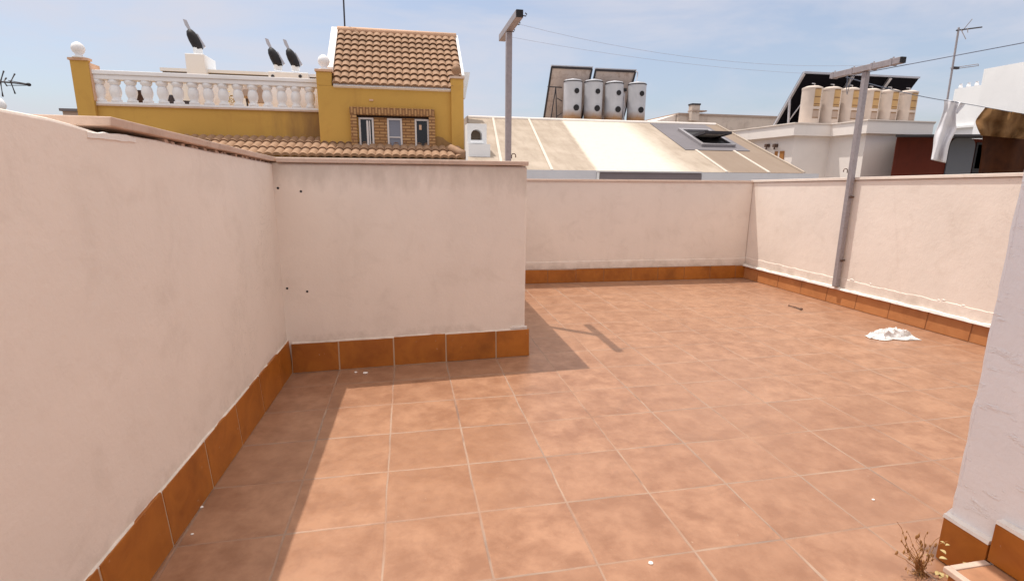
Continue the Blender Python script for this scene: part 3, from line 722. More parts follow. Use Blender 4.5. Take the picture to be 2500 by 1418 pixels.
# white rear building with chimneys behind the balustrade
RB = thing('rear_building', (P(640,185,15.5).x, 15.5, -9), 'low white flat roofed building behind the balustrade with a grey roof edge', 'building')
a, b = P(400,185,15.5).x, P(790,185,15.5).x; zt2 = P(600,179,15.5).z
bm = nb(); box(bm, a, b, 15.5, 20, -9, zt2-.16); obj('wall', bm, WHITE, RB)
bm = nb(); box(bm, a, b, 15.45, 20, zt2-.158, zt2-.05); obj('roof_edge', bm, ROOFG, RB)
bm = nb(); box(bm, a-.05, b+.05, 15.4, 20, zt2-.048, zt2+.04); obj('roof', bm, WHITE, RB)
def cowl(name, px, py, Y, s, label):
    """rotating chimney cowl: tilted hood with a vane, facing the wind"""
    c = P(px, py, Y); t = thing(name, c, label, 'chimney cowl', 'black chimney cowls')
    bm = nb(); lathe(bm, [(.12*s,0), (.12*s,.16*s), (.09*s,.18*s)], c, 14); obj('collar', bm, WHITE, t)
    ax = Vector((-.42, 0, 1)).normalized(); bm = nb(); p0 = c + Vector((.04*s,0,.10*s))
    lathe(bm, [(.115*s,0), (.135*s,.12*s), (.142*s,.30*s), (.125*s,.45*s), (.08*s,.55*s), (.01,.59*s)], p0, 16, ax); obj('hood', bm, BLACK, t, smooth=True)
    sd = Vector((ax.z,0,-ax.x))
    bm = nb(); prism(bm, [p0+sd*(.13*s), p0+sd*(.20*s)+ax*.02*s, p0+sd*(.165*s)+ax*(.40*s), p0+sd*.135*s+ax*.42*s], (0,.05*s,0)); obj('edge_plate', bm, ALUM, t)
    bm = nb(); q = p0 + ax*(.52*s); prism(bm, [q+sd*(.055*s), q+sd*(-.01*s), q+ax*(.20*s)-sd*(.035*s), q+ax*(.36*s)-sd*(.01*s), q+ax*(.30*s)+sd*(.07*s)], (0,.015*s,0)); obj('vane', bm, ALUM, t)
    return t
def chimney(x0, x1, yt, Y, z0, label, chamf=0):
    a, b = P(x0, yt, Y), P(x1, yt, Y); zt = a.z
    t = thing('chimney', ((a.x+b.x)/2, Y, z0), label, 'chimney')
    bm = nb()
    if chamf: box(bm, a.x, b.x, Y, Y+chamf, z0, zt)
    else: box(bm, a.x, b.x, Y, Y+.6, z0, zt)
    obj('stack', bm, WHITE, t, bevel=.02)
    return t, zt
chimney(450, 497, 130, 15.2, zt2-.6, 'tall white square chimney block carrying one black cowl', 1.0)
t, z = chimney(654, 752, 174, 15.2, zt2-.6, 'low white chimney block carrying two black cowls')
for px in (666, 733):
    c = P(px, 187, 15.2); bm = nb(); lathe(bm, [(.05,0), (.05,.02)], c+Vector((0,.005,0)), 10, (0,-1,0)); obj('vent_hole', bm, DARKM, t)
cowl('chimney_cowl', 484, 131, 15.7, 1.02, 'black tilted cowl standing alone on the tall white chimney')
cowl('chimney_cowl', 679, 172, 15.45, .98, 'black tilted cowl, the left one of the pair on the low white chimney')
cowl('chimney_cowl', 722, 174, 15.45, .98, 'black tilted cowl, the right one of the pair on the low white chimney')

# things at the left edge
a_ = thing('tv_antenna', P(4,240,6.5), 'dark yagi antenna poking in at the left edge of the sky', 'antenna')
Ya = 6.5; bm = nb(); tube(bm, [P(-60,196,Ya), P(26,202,Ya), P(70,207,Ya)], .012, 6); tube(bm, [P(20,197,Ya), P(66,205,Ya)], .005, 5); tube(bm, [P(20,209,Ya), P(66,209,Ya)], .005, 5); obj('boom', bm, DARKM, a_)
for q in (((9,174),(1,200),(7,236)), ((36,181),(26,200),(37,229)), ((15,191),(9,200),(17,210)), ((-30,170),(-34,200),(-28,240))):
    bm = nb(); tube(bm, [P(q[0][0],q[0][1],Ya+.1), P(q[1][0],q[1][1],Ya), P(q[2][0],q[2][1],Ya+.1)], .011, 6); obj('element', bm, DARKM, a_)
bm = nb(); sphere(bm, P(70,207,Ya), .03, .8, 8); obj('tip_cap', bm, BLACK, a_)
bm = nb(); tube(bm, [P(-50,190,Ya), P(-46,330,Ya)], .02, 6); obj('mast', bm, DARKM, a_)
c = P(2,262,6.0); d_ = thing('roof_vent', c, 'white rounded roof vent cap just above the left wall', 'roof vent')
bm = nb(); ax = Vector((.85,-.1,.45)).normalized(); lathe(bm, [(.085,-.3), (.10,-.05), (.098,.0), (.085,.03), (.02,.05)], c+Vector((-.02,0,.05)), 18, ax); obj('cap', bm, WHITE, d_, smooth=True)
bm = nb(); tube(bm, [c+Vector((-.05,0,-.6)), c+Vector((-.05,0,.03))], .06, 12); obj('pipe', bm, WHITE, d_)
a, b = P(146,265,14), P(190,265,14)
pz_ = thing('low_roof', (a.x, 14, -9), 'dark edged low flat roof left of the yellow house', 'building')
bm = nb(); box(bm, a.x+.05, b.x, 14, 18, -9, a.z-.07); obj('wall', bm, TANB, pz_)
bm = nb(); box(bm, a.x, b.x, 13.95, 18, a.z-.068, a.z); obj('roof_edge', bm, ROOFG, pz_)

# ------------------------------------------------------------------ pale roof building
ED = Vector((.119, 1, .313)); E0 = P(1285, 413, 8.2); E0 = Vector((E0.x, 8.2, 1.288))
nrm = Vector((1,0,0)).cross(ED).normalized()
def on_roof(px, py, lift=0):
    d = ray(px, py); t = nrm.dot(E0-CAM)/nrm.dot(d); return CAM + d*t + nrm*lift
S_ = 4.72
def rp_(x, s, lift=0): return Vector((x, 8.2, 1.288)) + ED*s + nrm*lift     # x measured at the eave, s up the slope
WH = thing('pale_roof_house', (5, 8.2, -9), 'pale house whose long sloping roof is coated in beige and white strips', 'house')
x0r, x1r = 1.68, 9.40
def ex(px, py):                                         # eave position of the roof line through a pixel
    q = on_roof(px, py); return q.x - ED.x*(q.y-8.2)
def roof_mat():
    t = NT('patch_painted_roof_coating'); sp = t.n('ShaderNodeSeparateXYZ'); t.l(t.co, sp.inputs[0])
    e = t.math('ADD', t.math('SUBTRACT', sp.outputs['X'], t.math('MULTIPLY', sp.outputs['Y'], .119)), 5.0)
    a = t.noise(1.3, 5, .6); b = t.noise(6, 6, .7, dist=.6); st = t.noise(3.5, 5, .6, stretch=(2.2,.35,1))
    c = t.mix(t.ramp(a, .35, .7), (.43,.355,.285), (.335,.27,.21))
    c = t.mix(t.math('MULTIPLY', t.ramp(st, .45, .75), .55), c, (.25,.19,.145))
    tan = t.ramp(t.math('ADD', e, t.math('MULTIPLY', t.noise(2.5, 4), .12)), ex(1775,418), ex(1790,418))
    c = t.mix(t.math('MULTIPLY', tan, .8), c, (.215,.155,.115))
    ee = t.math('ADD', e, t.math('MULTIPLY', t.math('SUBTRACT', b, .5), .16))
    ww = t.math('MULTIPLY', t.ramp(ee, ex(1447,408), ex(1457,408)), t.ramp(ee, ex(1705,418), ex(1640,418)))
    wc = t.mix(t.math('MULTIPLY', t.ramp(b, .5, .75), .35), (.60,.555,.465), (.46,.385,.31))
    c = t.mix(ww, c, wc)
    c = t.mix(t.math('MULTIPLY', t.ramp(t.noise(11, 5, .7), .60, .75), .35), c, (.22,.165,.12))
    t.bump(b, .25, .02); return t.done(c, .85, 0, .2)
bm = nb(); prism(bm, [rp_(x0r,0,-.004), rp_(x0r,S_,-.004), rp_(x0r,S_,-.2), rp_(x0r,0,-.2)], (x1r-x0r,0,0)); obj('roof', bm, roof_mat(), WH)
bm = nb(); box(bm, x0r+.02, x1r-.1, 8.45, 8.2+S_-.1, -9, 1.0); prism(bm, [(x0r+.6,8.46,1.0), (x0r+1.2,8.2+S_-.1,1.0), (x0r+1.2,8.2+S_-.1,2.4), (x0r+.6,8.46,1.15)], (x1r-x0r-1.0,0,0)); obj('wall', bm, OFFW, WH)
def strip(name, pa, pb, mat, lift, h=.0, jag=0.0, s0=0, s1=S_):
    """roof strip between two x positions at the eave; edges may waver"""
    bm = nb(); n = 40; A = []
    for i in range(n+1):
        s = s0 + (s1-s0)*i/n; w0 = jag*(mn.noise(Vector((s*3,pa*5,1))) + .5*mn.noise(Vector((s*11,pa,2)))); w1 = jag*(mn.noise(Vector((s*3,pb*5,7))) + .5*mn.noise(Vector((s*11,pb,4))))
        A.append([bm.verts.new(rp_(pa+w0, s, -.003)), bm.verts.new(rp_(pa+w0, s, lift)), bm.verts.new(rp_(pb+w1, s, lift)), bm.verts.new(rp_(pb+w1, s, -.003))])
    for i in range(n):
        for q in range(4): bm.faces.new((A[i][q], A[i][(q+1) % 4], A[i+1][(q+1) % 4], A[i+1][q]))
    bm.faces.new(A[0]); bm.faces.new(A[-1][::-1])
    return obj(name, bm, mat, WH)
def ex(px, py):                                         # eave position of the roof line through a pixel
    q = on_roof(px, py); return q.x - ED.x*(q.y-8.2)
xa, xb = ex(1452,408), ex(1685,418)
for px, py in ((1213,340), (1322,360), (1745,400), (1850,405)):
    e = ex(px, py); strip('roof_seam', e-.03, e+.03, SEAM, .02, s1=(S_ if px < 1500 else 1.75))
xg0 = ex(1585,306)
strip('roof_membrane', ex(1662,358), ex(1835,372), ROOFG, .012, s0=1.75, s1=S_-.12)
bm = nb(); c = rp_(x0r, S_, 0); tube(bm, [c, c+Vector((x1r-x0r,0,0))], .05, 8); obj('ridge', bm, OFFW, WH)
strip('verge', x1r, x1r+.05, ROOFB, .03)
za = P(1500,412,8.1).z
def fascia(px0, px1, mat, y=8.1, top=None, bot=None, nm='fascia'):
    a, b = P(px0,425,y).x, P(px1,425,y).x; bm = nb(); box(bm, a, b-.004, y, y+.10, bot if bot else 1.10, top if top else 1.292); return obj(nm, bm, mat, WH)
fascia(1100, 1456, FASCW); fascia(1457, 1464, WHITE, 8.09, 1.275); fascia(1465, 1713, FASCG, 8.11, 1.262); fascia(1714, 2000, FASCW, 8.1, 1.275)
bm = nb(); box(bm, P(1457,425,8.08).x, P(1713,425,8.08).x, 8.075, 8.1, 1.264, 1.290); obj('gutter_lip', bm, FASCW, WH)
# skylight, pivoted open
uo = on_roof(1660,317); vo = on_roof(1745,322); wo = on_roof(1700,363)
xs0 = ex(1705,355); xs1 = xs0 + .98; ss0, ss1 = 2.05, 3.75
def rq(x, s, l): return rp_(x, s, l)
bm = nb()
for (a, b, c, d) in ((xs0, xs0+.09, ss0, ss1), (xs1-.09, xs1, ss0, ss1), (xs0+.09, xs1-.09, ss0, ss0+.09), (xs0+.09, xs1-.09, ss1-.12, ss1)):
    hexa(bm, [rq(a,c,0), rq(b,c,0), rq(b,d,0), rq(a,d,0), rq(a,c,.09), rq(b,c,.09), rq(b,d,.09), rq(a,d,.09)])
sk = obj('skylight', bm, metal('skylight_grey_frame', (.30,.28,.29), amt=.1, met=.3), WH, bevel=.008)
bm = nb(); hexa(bm, [rq(xs0+.09,ss0+.09,.014), rq(xs1-.09,ss0+.09,.014), rq(xs1-.09,ss1-.12,.014), rq(xs0+.09,ss1-.12,.014), rq(xs0+.09,ss0+.09,.03), rq(xs1-.09,ss0+.09,.03), rq(xs1-.09,ss1-.12,.03), rq(xs0+.09,ss1-.12,.03)]); obj('opening', bm, BLACK, sk)
mid = (ss0+ss1)/2; th = math.radians(-21)                # the sash swings about its middle: lower half out, upper half in
def sashp(x, k, l):
    base = rp_(x, mid, .07); e = ED.normalized(); d = e*math.cos(th) + nrm*math.sin(th); n2 = nrm*math.cos(th) - e*math.sin(th)
    return base + d*k + n2*l
hw = (ss1-ss0)/2-.1
bm = nb()
for (a, b, c, d) in ((xs0+.1, xs0+.17, -hw, hw), (xs1-.17, xs1-.1, -hw, hw), (xs0+.17, xs1-.17, -hw, -hw+.08), (xs0+.17, xs1-.17, hw-.08, hw)):
    hexa(bm, [sashp(a,c,-.03), sashp(b,c,-.03), sashp(b,d,-.03), sashp(a,d,-.03), sashp(a,c,.04), sashp(b,c,.04), sashp(b,d,.04), sashp(a,d,.04)])
obj('sash', bm, DARKM, sk)
bm = nb(); hexa(bm, [sashp(xs0+.17,-hw+.08,-.012), sashp(xs1-.17,-hw+.08,-.012), sashp(xs1-.17,hw-.08,-.012), sashp(xs0+.17,hw-.08,-.012), sashp(xs0+.17,-hw+.08,.012), sashp(xs1-.17,-hw+.08,.012), sashp(xs1-.17,hw-.08,.012), sashp(xs0+.17,hw-.08,.012)]); obj('sash_glass', bm, NT('skylight_pane').done((.78,.73,.70), .7, 0, .3), sk)
# small white chimney with arched mouth next to the yellow house
ca, cb_ = P(1141,330,9.3), P(1188,330,9.3); ct = P(1160,302,9.3).z; cbz = 1.3
ch = thing('chimney', ((ca.x+cb_.x)/2, 9.3, cbz), 'small white chimney with an arched mouth beside the yellow house', 'chimney')
bm = nb(); mx = (ca.x+cb_.x)/2-.01; z0 = P(1157,342,9.3).z; rr = .125; n = 14
outer = [(ca.x,cbz), (cb_.x,cbz), (cb_.x,ct), (ca.x,ct)]
box(bm, ca.x, mx-rr, 9.3, 9.75, cbz, ct); box(bm, mx+rr, cb_.x, 9.3, 9.75, cbz, ct); box(bm, mx-rr, mx+rr, 9.3, 9.75, cbz, z0)
arc = [(mx+rr*math.cos(PI*i/n), z0+.10+rr*math.sin(PI*i/n)) for i in range(n+1)]
prism(bm, [(x,9.3,z) for x, z in arc[::-1]] + [(mx+rr,9.3,ct), (mx-rr,9.3,ct)], (0,.45,0)); obj('stack', bm, WHITE, ch)
bm = nb(); box(bm, mx-rr, mx+rr, 9.6, 9.7, z0, z0+.23); obj('flue', bm, ROOFT, ch)
bm = nb(); box(bm, mx-rr-.02, mx+rr+.03, 9.24, 9.3, z0-.07, z0-.01); obj('sill', bm, WHITE, ch)
bm = nb(); box(bm, ca.x, cb_.x+.05, 9.1, 9.299, cbz, P(1160,352,9.2).z); obj('plinth', bm, WHITE, ch)

# ------------------------------------------------------------------ solar water heaters behind the ridge
YT = 13.5
def sun_tank(px, top, bot, width, label):
    c = P(px, bot, YT); z1 = P(px, top, YT).z; h = z1-c.z; r = width/2
    t = thing('water_tank', (c.x, YT, c.z), label, 'water tank', 'grey solar water tanks')
    bm = nb(); prof = [(r*.97,0), (r,.02), (r,h-.05), (r*.98,h-.02), (r*.9,h+.02), (.02,h+.07)]
    lathe(bm, prof, (c.x,YT,c.z), 28); obj('tank', bm, TANKG, t, smooth=False, bevel=0)
    bm = nb(); lathe(bm, [(r+.006,0), (r+.012,.015), (r+.006,.03)], (c.x,YT,c.z+h-.045), 28); obj('rim', bm, DARKM, t)
    for fz in (.30, .72):
        dx = .04; yy = YT - math.sqrt(r*r-dx*dx) + .01
        bm = nb(); rr = .088 if fz < .5 else .075; lathe(bm, [(rr,0), (rr,.03), (rr*.85,.035)], (c.x+dx,yy,c.z+h*fz), 18, (0,-1,0)); cv = obj('flange', bm, BLACK, t)
    return t
for px, tp, bt, lab in ((1396,198,294,'grey solar water tank at the left end of the row of four'), (1446,199,296,'grey solar water tank, second from the left in the row of four'), (1496,203,298,'grey solar water tank just left of the pipe gap in the row'), (1551,205,299,'grey solar water tank standing apart at the right end of the row')):
    sun_tank(px, tp, bt, .555, lab)
def back_panel(pl, pr, pty, label, ptr):
    a, b = P(pl, pty, YT+.25), P(pr, ptr, YT+.25); t = thing('solar_panel', (a.x, YT+1.0, 2.7), label, 'solar panel', 'solar panels seen from behind')
    dn = Vector((0, .95, -1.6)); n = Vector((0, 1.6, .95)).normalized()
    bm = nb(); hexa(bm, [a, b, b+dn, a+dn, a+n*.05, b+n*.05, b+dn+n*.05, a+dn+n*.05]); obj('back_sheet', bm, PANB, t)
    bm = nb(); o = -n*.012
    beam(bm, a+o, b+o, .06, .045, n); beam(bm, a+dn+o, b+dn+o, .05, .04, n)
    beam(bm, a+o, a+dn+o, .05, .04, n); beam(bm, b+o, b+dn+o, .05, .04, n); obj('frame', bm, DARKM, t)
    bm = nb(); beam(bm, a+Vector((-.02,0,.035)), b+Vector((.02,0,.035)), .10, .03); obj('top_trim', bm, ALUM, t)
    return a, b, dn, t
a, b, dn, t = back_panel(1347, 1445, 164, 'left of two solar panels seen from behind above the grey tanks', 168)
g0 = a + dn*.4
bm = nb(); tube(bm, [P(1337,212,YT+.1), P(1372,214,YT+.1)], .018, 6); tube(bm, [P(1357,214,YT+.1), P(1345,290,YT+.1)], .016, 6); tube(bm, [P(1357,214,YT+.1), P(1359,290,YT+.1)], .016, 6); tube(bm, [P(1360,240,YT+.1), P(1373,248,YT+.1)], .014, 6); tube(bm, [P(1360,284,YT+.1), P(1373,276,YT+.1)], .014, 6); obj('stand', bm, DARKM, t)
a, b, dn, t = back_panel(1454, 1551, 171, 'right of two solar panels seen from behind above the grey tanks', 175)
bm = nb(); tube(bm, [P(1552,175,YT+.1), P(1557,177,YT+.1), P(1557,182,YT+.1), P(1553,204,YT)], .015, 6); obj('vent_pipe', bm, ALUM, t)
pp = thing('pipe_riser', P(1523,298,YT), 'grey pipes rising in the gap between the third and fourth tank', 'pipe')
bm = nb(); tube(bm, [P(1522,300,YT), P(1521,250,YT), P(1524,228,YT)], .035, 8); tube(bm, [P(1519,300,YT-.1), P(1526,262,YT-.1), P(1521,220,YT-.1)], .015, 6); obj('pipe', bm, ALUM, pp)
bm = nb(); box(bm, P(1519,222,YT).x, P(1527,222,YT).x, YT-.1, YT+.05, P(1520,224,YT).z, P(1520,217,YT).z); obj('valve', bm, BLACK, pp)
# the flat roof that carries them
FR = thing('flat_roof_block', (6, 13, -9), 'flat roofed block behind the pale roof that carries the grey tanks', 'building')
bm = nb(); box(bm, P(1141,290,13.0).x, P(1600,296,13.1).x, 13.05, 17.5, -9, P(1396,294,YT).z-.01); obj('wall', bm, FARW, FR)

# far beige building
YFB = 21
a, b = P(1657,276,YFB), P(1990,290,YFB)
fb = thing('far_building', ((a.x+b.x)/2, YFB, -9), 'weathered beige parapet of a building far behind the skylight', 'building')
bm = nb(); box(bm, a.x, b.x, YFB, YFB+8, -9, a.z-.09); obj('wall', bm, FARW, fb)
bm = nb(); box(bm, a.x-.03, b.x+.03, YFB-.05, YFB+8, a.z-.088, a.z); obj('coping', bm, TANB, fb)
q = P(1602,297,YFB); bm = nb(); prism(bm, [(q.x,YFB+.2,q.z-1), (a.x-.02,YFB+.2,q.z-1), (a.x-.02,YFB+.2,a.z-.05), (q.x,YFB+.2,q.z+.02)], (0,3,0)); obj('sloping_wing', bm, BRICKW, fb)
a, b = P(1689,275,YFB-.3), P(1708,275,YFB-.3); zt3 = P(1698,254,YFB-.3).z
ch = thing('chimney', (a.x, YFB-.3, a.z-.3), 'small rusty beige chimney on the far beige building', 'chimney')
bm = nb(); box(bm, a.x, b.x, YFB-.3, YFB+.02, a.z-.35, zt3-.05); obj('stack', bm, FARW, ch)
bm = nb(); box(bm, a.x-.02, b.x+.02, YFB-.33, YFB+.05, zt3-.048, zt3+.02); obj('cap', bm, DARKM, ch)
bm = nb(); box(bm, P(1681,271,YFB).x, P(1716,271,YFB).x, YFB-.36, YFB+.08, P(1690,272,YFB-.3).z, P(1690,269,YFB-.3).z); obj('collar', bm, TANB, ch)

# ------------------------------------------------------------------ stepped white building on the right
xA_, xB_, xC_, xD_ = 11.025, 12.19, 14.25, 16.9; y1_, y2_ = 9.5, 10.718; zp0, zp1 = 2.325, 2.665
SB = thing('white_building', (12.5, 10.5, -9), 'off-white stepped building with a thick roof parapet carrying cream tanks', 'building')
def foot(g): return [(xA_+g,y2_+g), (xB_+g,y2_+g), (xB_+g,y1_+g), (xC_-g,y1_+g), (xD_-g,12.1), (xD_-g,15), (xA_+g,15)]
bm = nb(); prism(bm, [(x,y,-9) for x, y in foot(.16)], (0,0,9+zp0)); obj('wall', bm, OFFW, SB)
bm = nb(); prism(bm, [(x,y,zp0) for x, y in foot(0)], (0,0,zp1-zp0-.03)); obj('parapet', bm, OFFW, SB)
bm = nb(); prism(bm, [(x,y,zp1-.028) for x, y in foot(-.03)], (0,0,.03)); obj('coping', bm, COPEL, SB)
w0 = PX(1892,385,xA_+.16); w1 = PX(1914,385,xA_+.16)
bm = nb(); box(bm, xA_+.13, xA_+.159, min(w1.y,w0.y), max(w0.y,w1.y), 1.45, 1.93); wn_ = obj('window', bm, WOODO, SB)
bm = nb(); ym = (w0.y+w1.y)/2; box(bm, xA_+.125, xA_+.129, ym-.03, ym+.04, 1.45, 1.93); obj('frame', bm, FRAMEW, wn_)
for px in (1877, 1897):
    c = PX(px, 357, xA_+.16); bm = nb(); box(bm, c.x-.12, c.x-.001, c.y-.05, c.y+.05, c.z-.03, c.z+.06); lathe(bm, [(.02,0), (.03,-.07)], c+Vector((-.08,0,-.03)), 8); obj('wall_lamp', bm, RUSTY, SB)
YK = 11.35
tb = P(1973,303,YK); kr = .262; kh = 1.02; kz = zp1+.001
k0 = thing('water_tank', (tb.x, YK, kz), 'cream water tank at the left end of the row of six', 'water tank', 'cream solar water tanks')
bm = nb(); lathe(bm, [(kr,0), (kr,kh-.05), (kr+.008,kh-.045), (kr+.008,kh), (kr*.96,kh+.012), (kr*.6,kh+.05), (.02,kh+.065)], (tb.x,YK,kz), 44); o = obj('tank', bm, TANKC, k0)
bm = nb(); tube(bm, [(tb.x+.1,YK+.05,kz+kh+.03), (tb.x+.1,YK+.05,kz+kh+.13), (tb.x+.14,YK+.2,kz+kh+.16)], .018, 6); obj('outlet_pipe', bm, ALUM, k0)
def onk(an, z, l=.004): return Vector((tb.x+(kr+l)*math.sin(an), YK-(kr+l)*math.cos(an), kz+z))
bm = nb(); grid(bm, lambda u, v: onk(-.40+.78*u, .50+.48*v), 8, 4); st_ = obj('sticker', bm, STICK, k0)
bm = nb()
for z0, z1 in ((.955,.985), (.74,.77), (.545,.575), (.50,.515)): grid(bm, lambda u, v: onk(-.36+.66*u, z0+(z1-z0)*v, .008), 6, 1)
obj('print', bm, STICKD, st_)
bm = nb(); grid(bm, lambda u, v: onk(-.40+.76*u, .17+.25*v), 8, 2); s2 = obj('label_plate', bm, TANB, k0)
bm = nb(); grid(bm, lambda u, v: onk(-.36+.66*u, .39+.03*v, .008), 6, 1); grid(bm, lambda u, v: onk(-.36+.66*u, .185+.02*v, .008), 6, 1); obj('print', bm, STICKD, s2)
labs = ['cream water tank second from the left in the row of six', 'cream water tank just left of the steel clothesline post', 'cream water tank partly behind the steel clothesline post', 'cream water tank second from the right in the row of six', 'cream water tank at the right end of the row of six']
for px, lab in zip((2020, 2065, 2114, 2160, 2205), labs):
    q = P(px, 300, YK); dup(k0, (q.x, YK, kz), lab)
ya_ = 11.75; ta, tb2 = P(1962,180,ya_), P(2243,193,ya_)
sp = thing('solar_panel', ((ta.x+tb2.x)/2, 12.5, kz), 'large black solar collector leaning over the row of cream tanks', 'solar panel')
bq = PX(1886,312,ta.x); dn = Vector((0, bq.y-ya_, bq.z-ta.z)); n = Vector((0, -dn.z, dn.y)).normalized(); n = n if n.y > 0 else -n
bm = nb(); hexa(bm, [ta, tb2, tb2+dn, ta+dn, ta+n*.06, tb2+n*.06, tb2+dn+n*.06, ta+dn+n*.06]); obj('collector', bm, PANK, sp)
bm = nb(); beam(bm, ta-n*.02, ta+dn-n*.02, .07, .06, n); beam(bm, ta+Vector((0,0,.03)), tb2+Vector((0,0,.03)), .09, .05); obj('frame', bm, ALUM, sp)
for f in (.41, .74):
    q = ta.lerp(tb2, f); bm = nb(); beam(bm, q-n*.03, q+dn*.5-n*.03, .09, .06, n); obj('rail', bm, ALUM, sp)
bm = nb(); q = ta + dn*.42; tube(bm, [q, (q.x+.02, q.y-.05, zp1)], .035, 8); tube(bm, [(q.x+.05,q.y,zp1+.2), (q.x+.35,q.y-.3,zp1+.9)], .02, 6); obj('support', bm, ALUM, sp)
bm = nb(); box(bm, ta.x+.2, xD_-.3, bq.y-.1, bq.y+.1, kz, bq.z); obj('footing', bm, OFFW, sp)

# dark red shed beyond the right wall
ys = 8.55; a = P(2183,380,ys).x; b = P(2560,380,ys).x; zr2 = P(2300,326,ys-.5).z
sh = thing('shed', (a, ys, -1), 'dark red boarded shed with a grey arched door beyond the right wall', 'shed')
bm = nb(); prism(bm, [(a,ys,-9), (b,ys,-9), (b,ys+.7,-9), (a+.72,ys+.7,-9)], (0,0,9+zr2-.06)); obj('wall', bm, REDW, sh)
af = P(2187,330,ys-.5).x; a2 = P(2300,330,ys-.5).x
bm = nb(); hexa(bm, [(af,ys-.5,zr2-.10), (b,ys-.5,zr2+.02), (b,ys+.9,zr2+.06), (a+1.0,ys+.9,zr2-.03), (af,ys-.5,zr2-.055), (b,ys-.5,zr2+.08), (b,ys+.9,zr2+.12), (a+1.0,ys+.9,zr2+.03)]); obj('roof', bm, DARKM, sh)
da, db = P(2312,380,ys), P(2374,380,ys); dz0, dz1 = .8, P(2345,337,ys).z; rr = (db.x-da.x)*.28; bm = nb()
pts = [(da.x,dz0), (db.x,dz0)] + [(db.x-rr+rr*math.cos(PI/2*i/6), dz1-rr+rr*math.sin(PI/2*i/6)) for i in range(7)] + [(da.x+rr-rr*math.sin(PI/2*i/6), dz1-rr+rr*math.cos(PI/2*i/6)) for i in range(7)]
prism(bm, [(x,ys-.03,z) for x, z in pts], (0,.028,0)); obj('door', bm, GREYD, sh)
bm = nb(); box(bm, db.x+.05, db.x+.28, ys-.02, ys-.001, .5, dz1-.1); obj('door_gap', bm, BLACK, sh)
bm = nb(); box(bm, P(2382,380,ys).x, P(2399,380,ys).x, ys-.02, ys-.001, 1.45, zr2-.2); obj('window', bm, GREYD, sh)

# bright white buildings at the right edge
wb1 = P(2398,250,13.0); x1_ = wb1.x; zt4 = P(2398,206,13.0).z; far_y = PX(2330,224,x1_).y
B1 = thing('white_building', (x1_, 14, -9), 'low bright white building behind the laundry', 'building')
bm = nb(); box(bm, x1_, x1_+6, 13.0, min(far_y, 18), -9, zt4); obj('wall', bm, WHITE, B1)
bm = nb(); box(bm, x1_-.12, x1_+6, 12.9, min(far_y,18)+.1, P(2398,305,13.0).z-.07, P(2398,305,13.0).z); obj('ledge', bm, WHITE, B1)
bm = nb(); y = 13.1
while y < min(far_y, 18)-.1:
    lathe(bm, [(.05,0), (.065,.05), (.035,.14), (.05,.16)], (x1_+.1,y,zt4), 8); y += .28
obj('railing', bm, WHITEB, B1)
x2_ = P(2400,200,12.6).x-.05; zt5 = P(2400,169,12.6).z
B2 = thing('white_building', (x2_, 11, -9), 'tall white building wall cut off by the right edge of the picture', 'building')
bm = nb(); box(bm, x2_, x2_+6, 7.0, 12.6, -9, zt5); obj('wall', bm, WHITE, B2)
bm = nb(); y = 9.6
while y < 11.2: lathe(bm, [(.05,0), (.065,.05), (.035,.14), (.05,.16)], (x2_+.1,y,zt5), 8); y += .25
obj('railing', bm, WHITEB, B2)
# TV antenna mast
YM = 12.0
an = thing('tv_antenna', P(2306,300,YM), 'tall thin TV mast with two small aerials beyond the laundry', 'antenna')
bm = nb(); tube(bm, [P(2303,305,YM), P(2341,68,YM)], .03, 6); obj('mast', bm, GALV, an)
bm = nb(); tube(bm, [P(2335,75,YM), P(2397,67,YM)], .022, 6); ae = obj('aerial', bm, DARKM, an)
for q in (((2374,47),(2348,78)), ((2347,74),(2358,96)), ((2362,70),(2363,80))):
    bm = nb(); tube(bm, [P(q[0][0],q[0][1],YM-.2), P(q[1][0],q[1][1],YM+.1)], .011, 5); obj('element', bm, GALV, ae)
bm = nb(); tube(bm, [P(2320,167,YM), P(2388,157,YM), P(2389,161,YM), P(2322,170,YM)], .012, 5); a2 = obj('aerial', bm, GALV, an)
bm = nb(); c = P(2333,167,YM); box(bm, c.x-.1, c.x+.1, YM-.04, YM+.04, c.z-.03, c.z+.04); obj('dipole_box', bm, DARKM, a2)

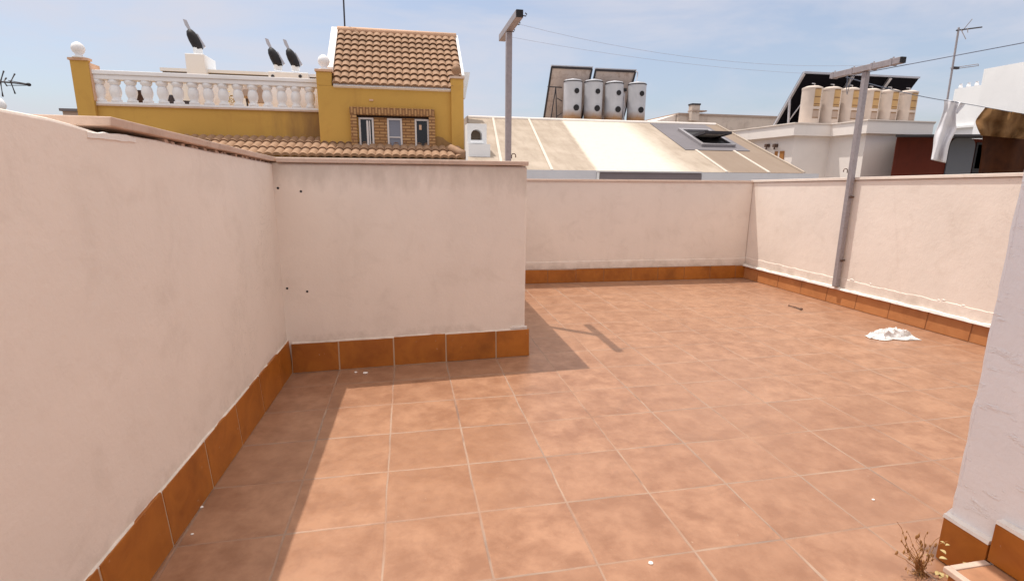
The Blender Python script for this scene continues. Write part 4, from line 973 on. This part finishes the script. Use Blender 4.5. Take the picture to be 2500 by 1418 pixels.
# ------------------------------------------------------------------ light
SUN = Vector((.275, -.24, -1.0)).normalized()
ld = bpy.data.lights.new('sun', 'SUN'); ld.energy = SUN_E = 2.9; ld.angle = math.radians(.53); ld.color = (1.0, .945, .875)
lo = bpy.data.objects.new('sun', ld); COL.objects.link(lo); lo.location = (-5, 5, 20); lo.rotation_euler = SUN.to_track_quat('-Z', 'Y').to_euler()
W = bpy.data.worlds.new('World'); S.world = W; W.use_nodes = True
nt = W.node_tree; bg = nt.nodes['Background']
sky = nt.nodes.new('ShaderNodeTexSky'); sky.sky_type = 'NISHITA'; sky.sun_disc = False
sky.sun_elevation = math.asin(-SUN.z); sky.sun_rotation = math.atan2(-SUN.x, -SUN.y)
sky.air_density = 1.0; sky.dust_density = 2.5; sky.ozone_density = 1.6; sky.altitude = 50
tc = nt.nodes.new('ShaderNodeTexCoord'); mp = nt.nodes.new('ShaderNodeMapping'); mp.inputs['Scale'].default_value = (1.0, 1.6, 4.2); mp.inputs['Rotation'].default_value = (.1, .22, .2); mp.inputs['Location'].default_value = (.139, 1.448, 1.028)
nt.links.new(tc.outputs['Generated'], mp.inputs['Vector'])
nz = nt.nodes.new('ShaderNodeTexNoise'); nz.inputs['Scale'].default_value = 2.1; nz.inputs['Detail'].default_value = 8; nz.inputs['Roughness'].default_value = .58; nz.inputs['Distortion'].default_value = .35
nt.links.new(mp.outputs[0], nz.inputs['Vector'])
mr = nt.nodes.new('ShaderNodeMapRange'); mr.inputs['From Min'].default_value = .42; mr.inputs['From Max'].default_value = .66; mr.inputs['To Min'].default_value = .30; mr.inputs['To Max'].default_value = .9
nt.links.new(nz.outputs['Fac'], mr.inputs['Value'])
mx = nt.nodes.new('ShaderNodeMix'); mx.data_type = 'RGBA'; mx.inputs[7].default_value = (4.35, 4.4, 4.95, 1)
nt.links.new(mr.outputs[0], mx.inputs[0]); nt.links.new(sky.outputs[0], mx.inputs[6]); # unseen bright veil high overhead, added to lift the ambient light
sx = nt.nodes.new('ShaderNodeSeparateXYZ'); nt.links.new(tc.outputs['Generated'], sx.inputs[0])
m2 = nt.nodes.new('ShaderNodeMapRange'); m2.interpolation_type = 'SMOOTHSTEP'; m2.inputs['From Min'].default_value = .38; m2.inputs['From Max'].default_value = .75
nt.links.new(sx.outputs['Z'], m2.inputs['Value'])
mx2 = nt.nodes.new('ShaderNodeMix'); mx2.data_type = 'RGBA'; mx2.inputs[7].default_value = (9.6, 9.1, 8.7, 1)
nt.links.new(m2.outputs[0], mx2.inputs[0]); nt.links.new(mx.outputs[2], mx2.inputs[6])
nt.links.new(mx2.outputs[2], bg.inputs['Color'])
bg.inputs['Strength'].default_value = .115

S.view_settings.view_transform = 'Standard'; S.view_settings.look = 'None'; S.view_settings.gamma = 1; S.view_settings.exposure = .47
S.cycles.max_bounces = 8; S.cycles.diffuse_bounces = 5
S.cycles.use_denoising = True
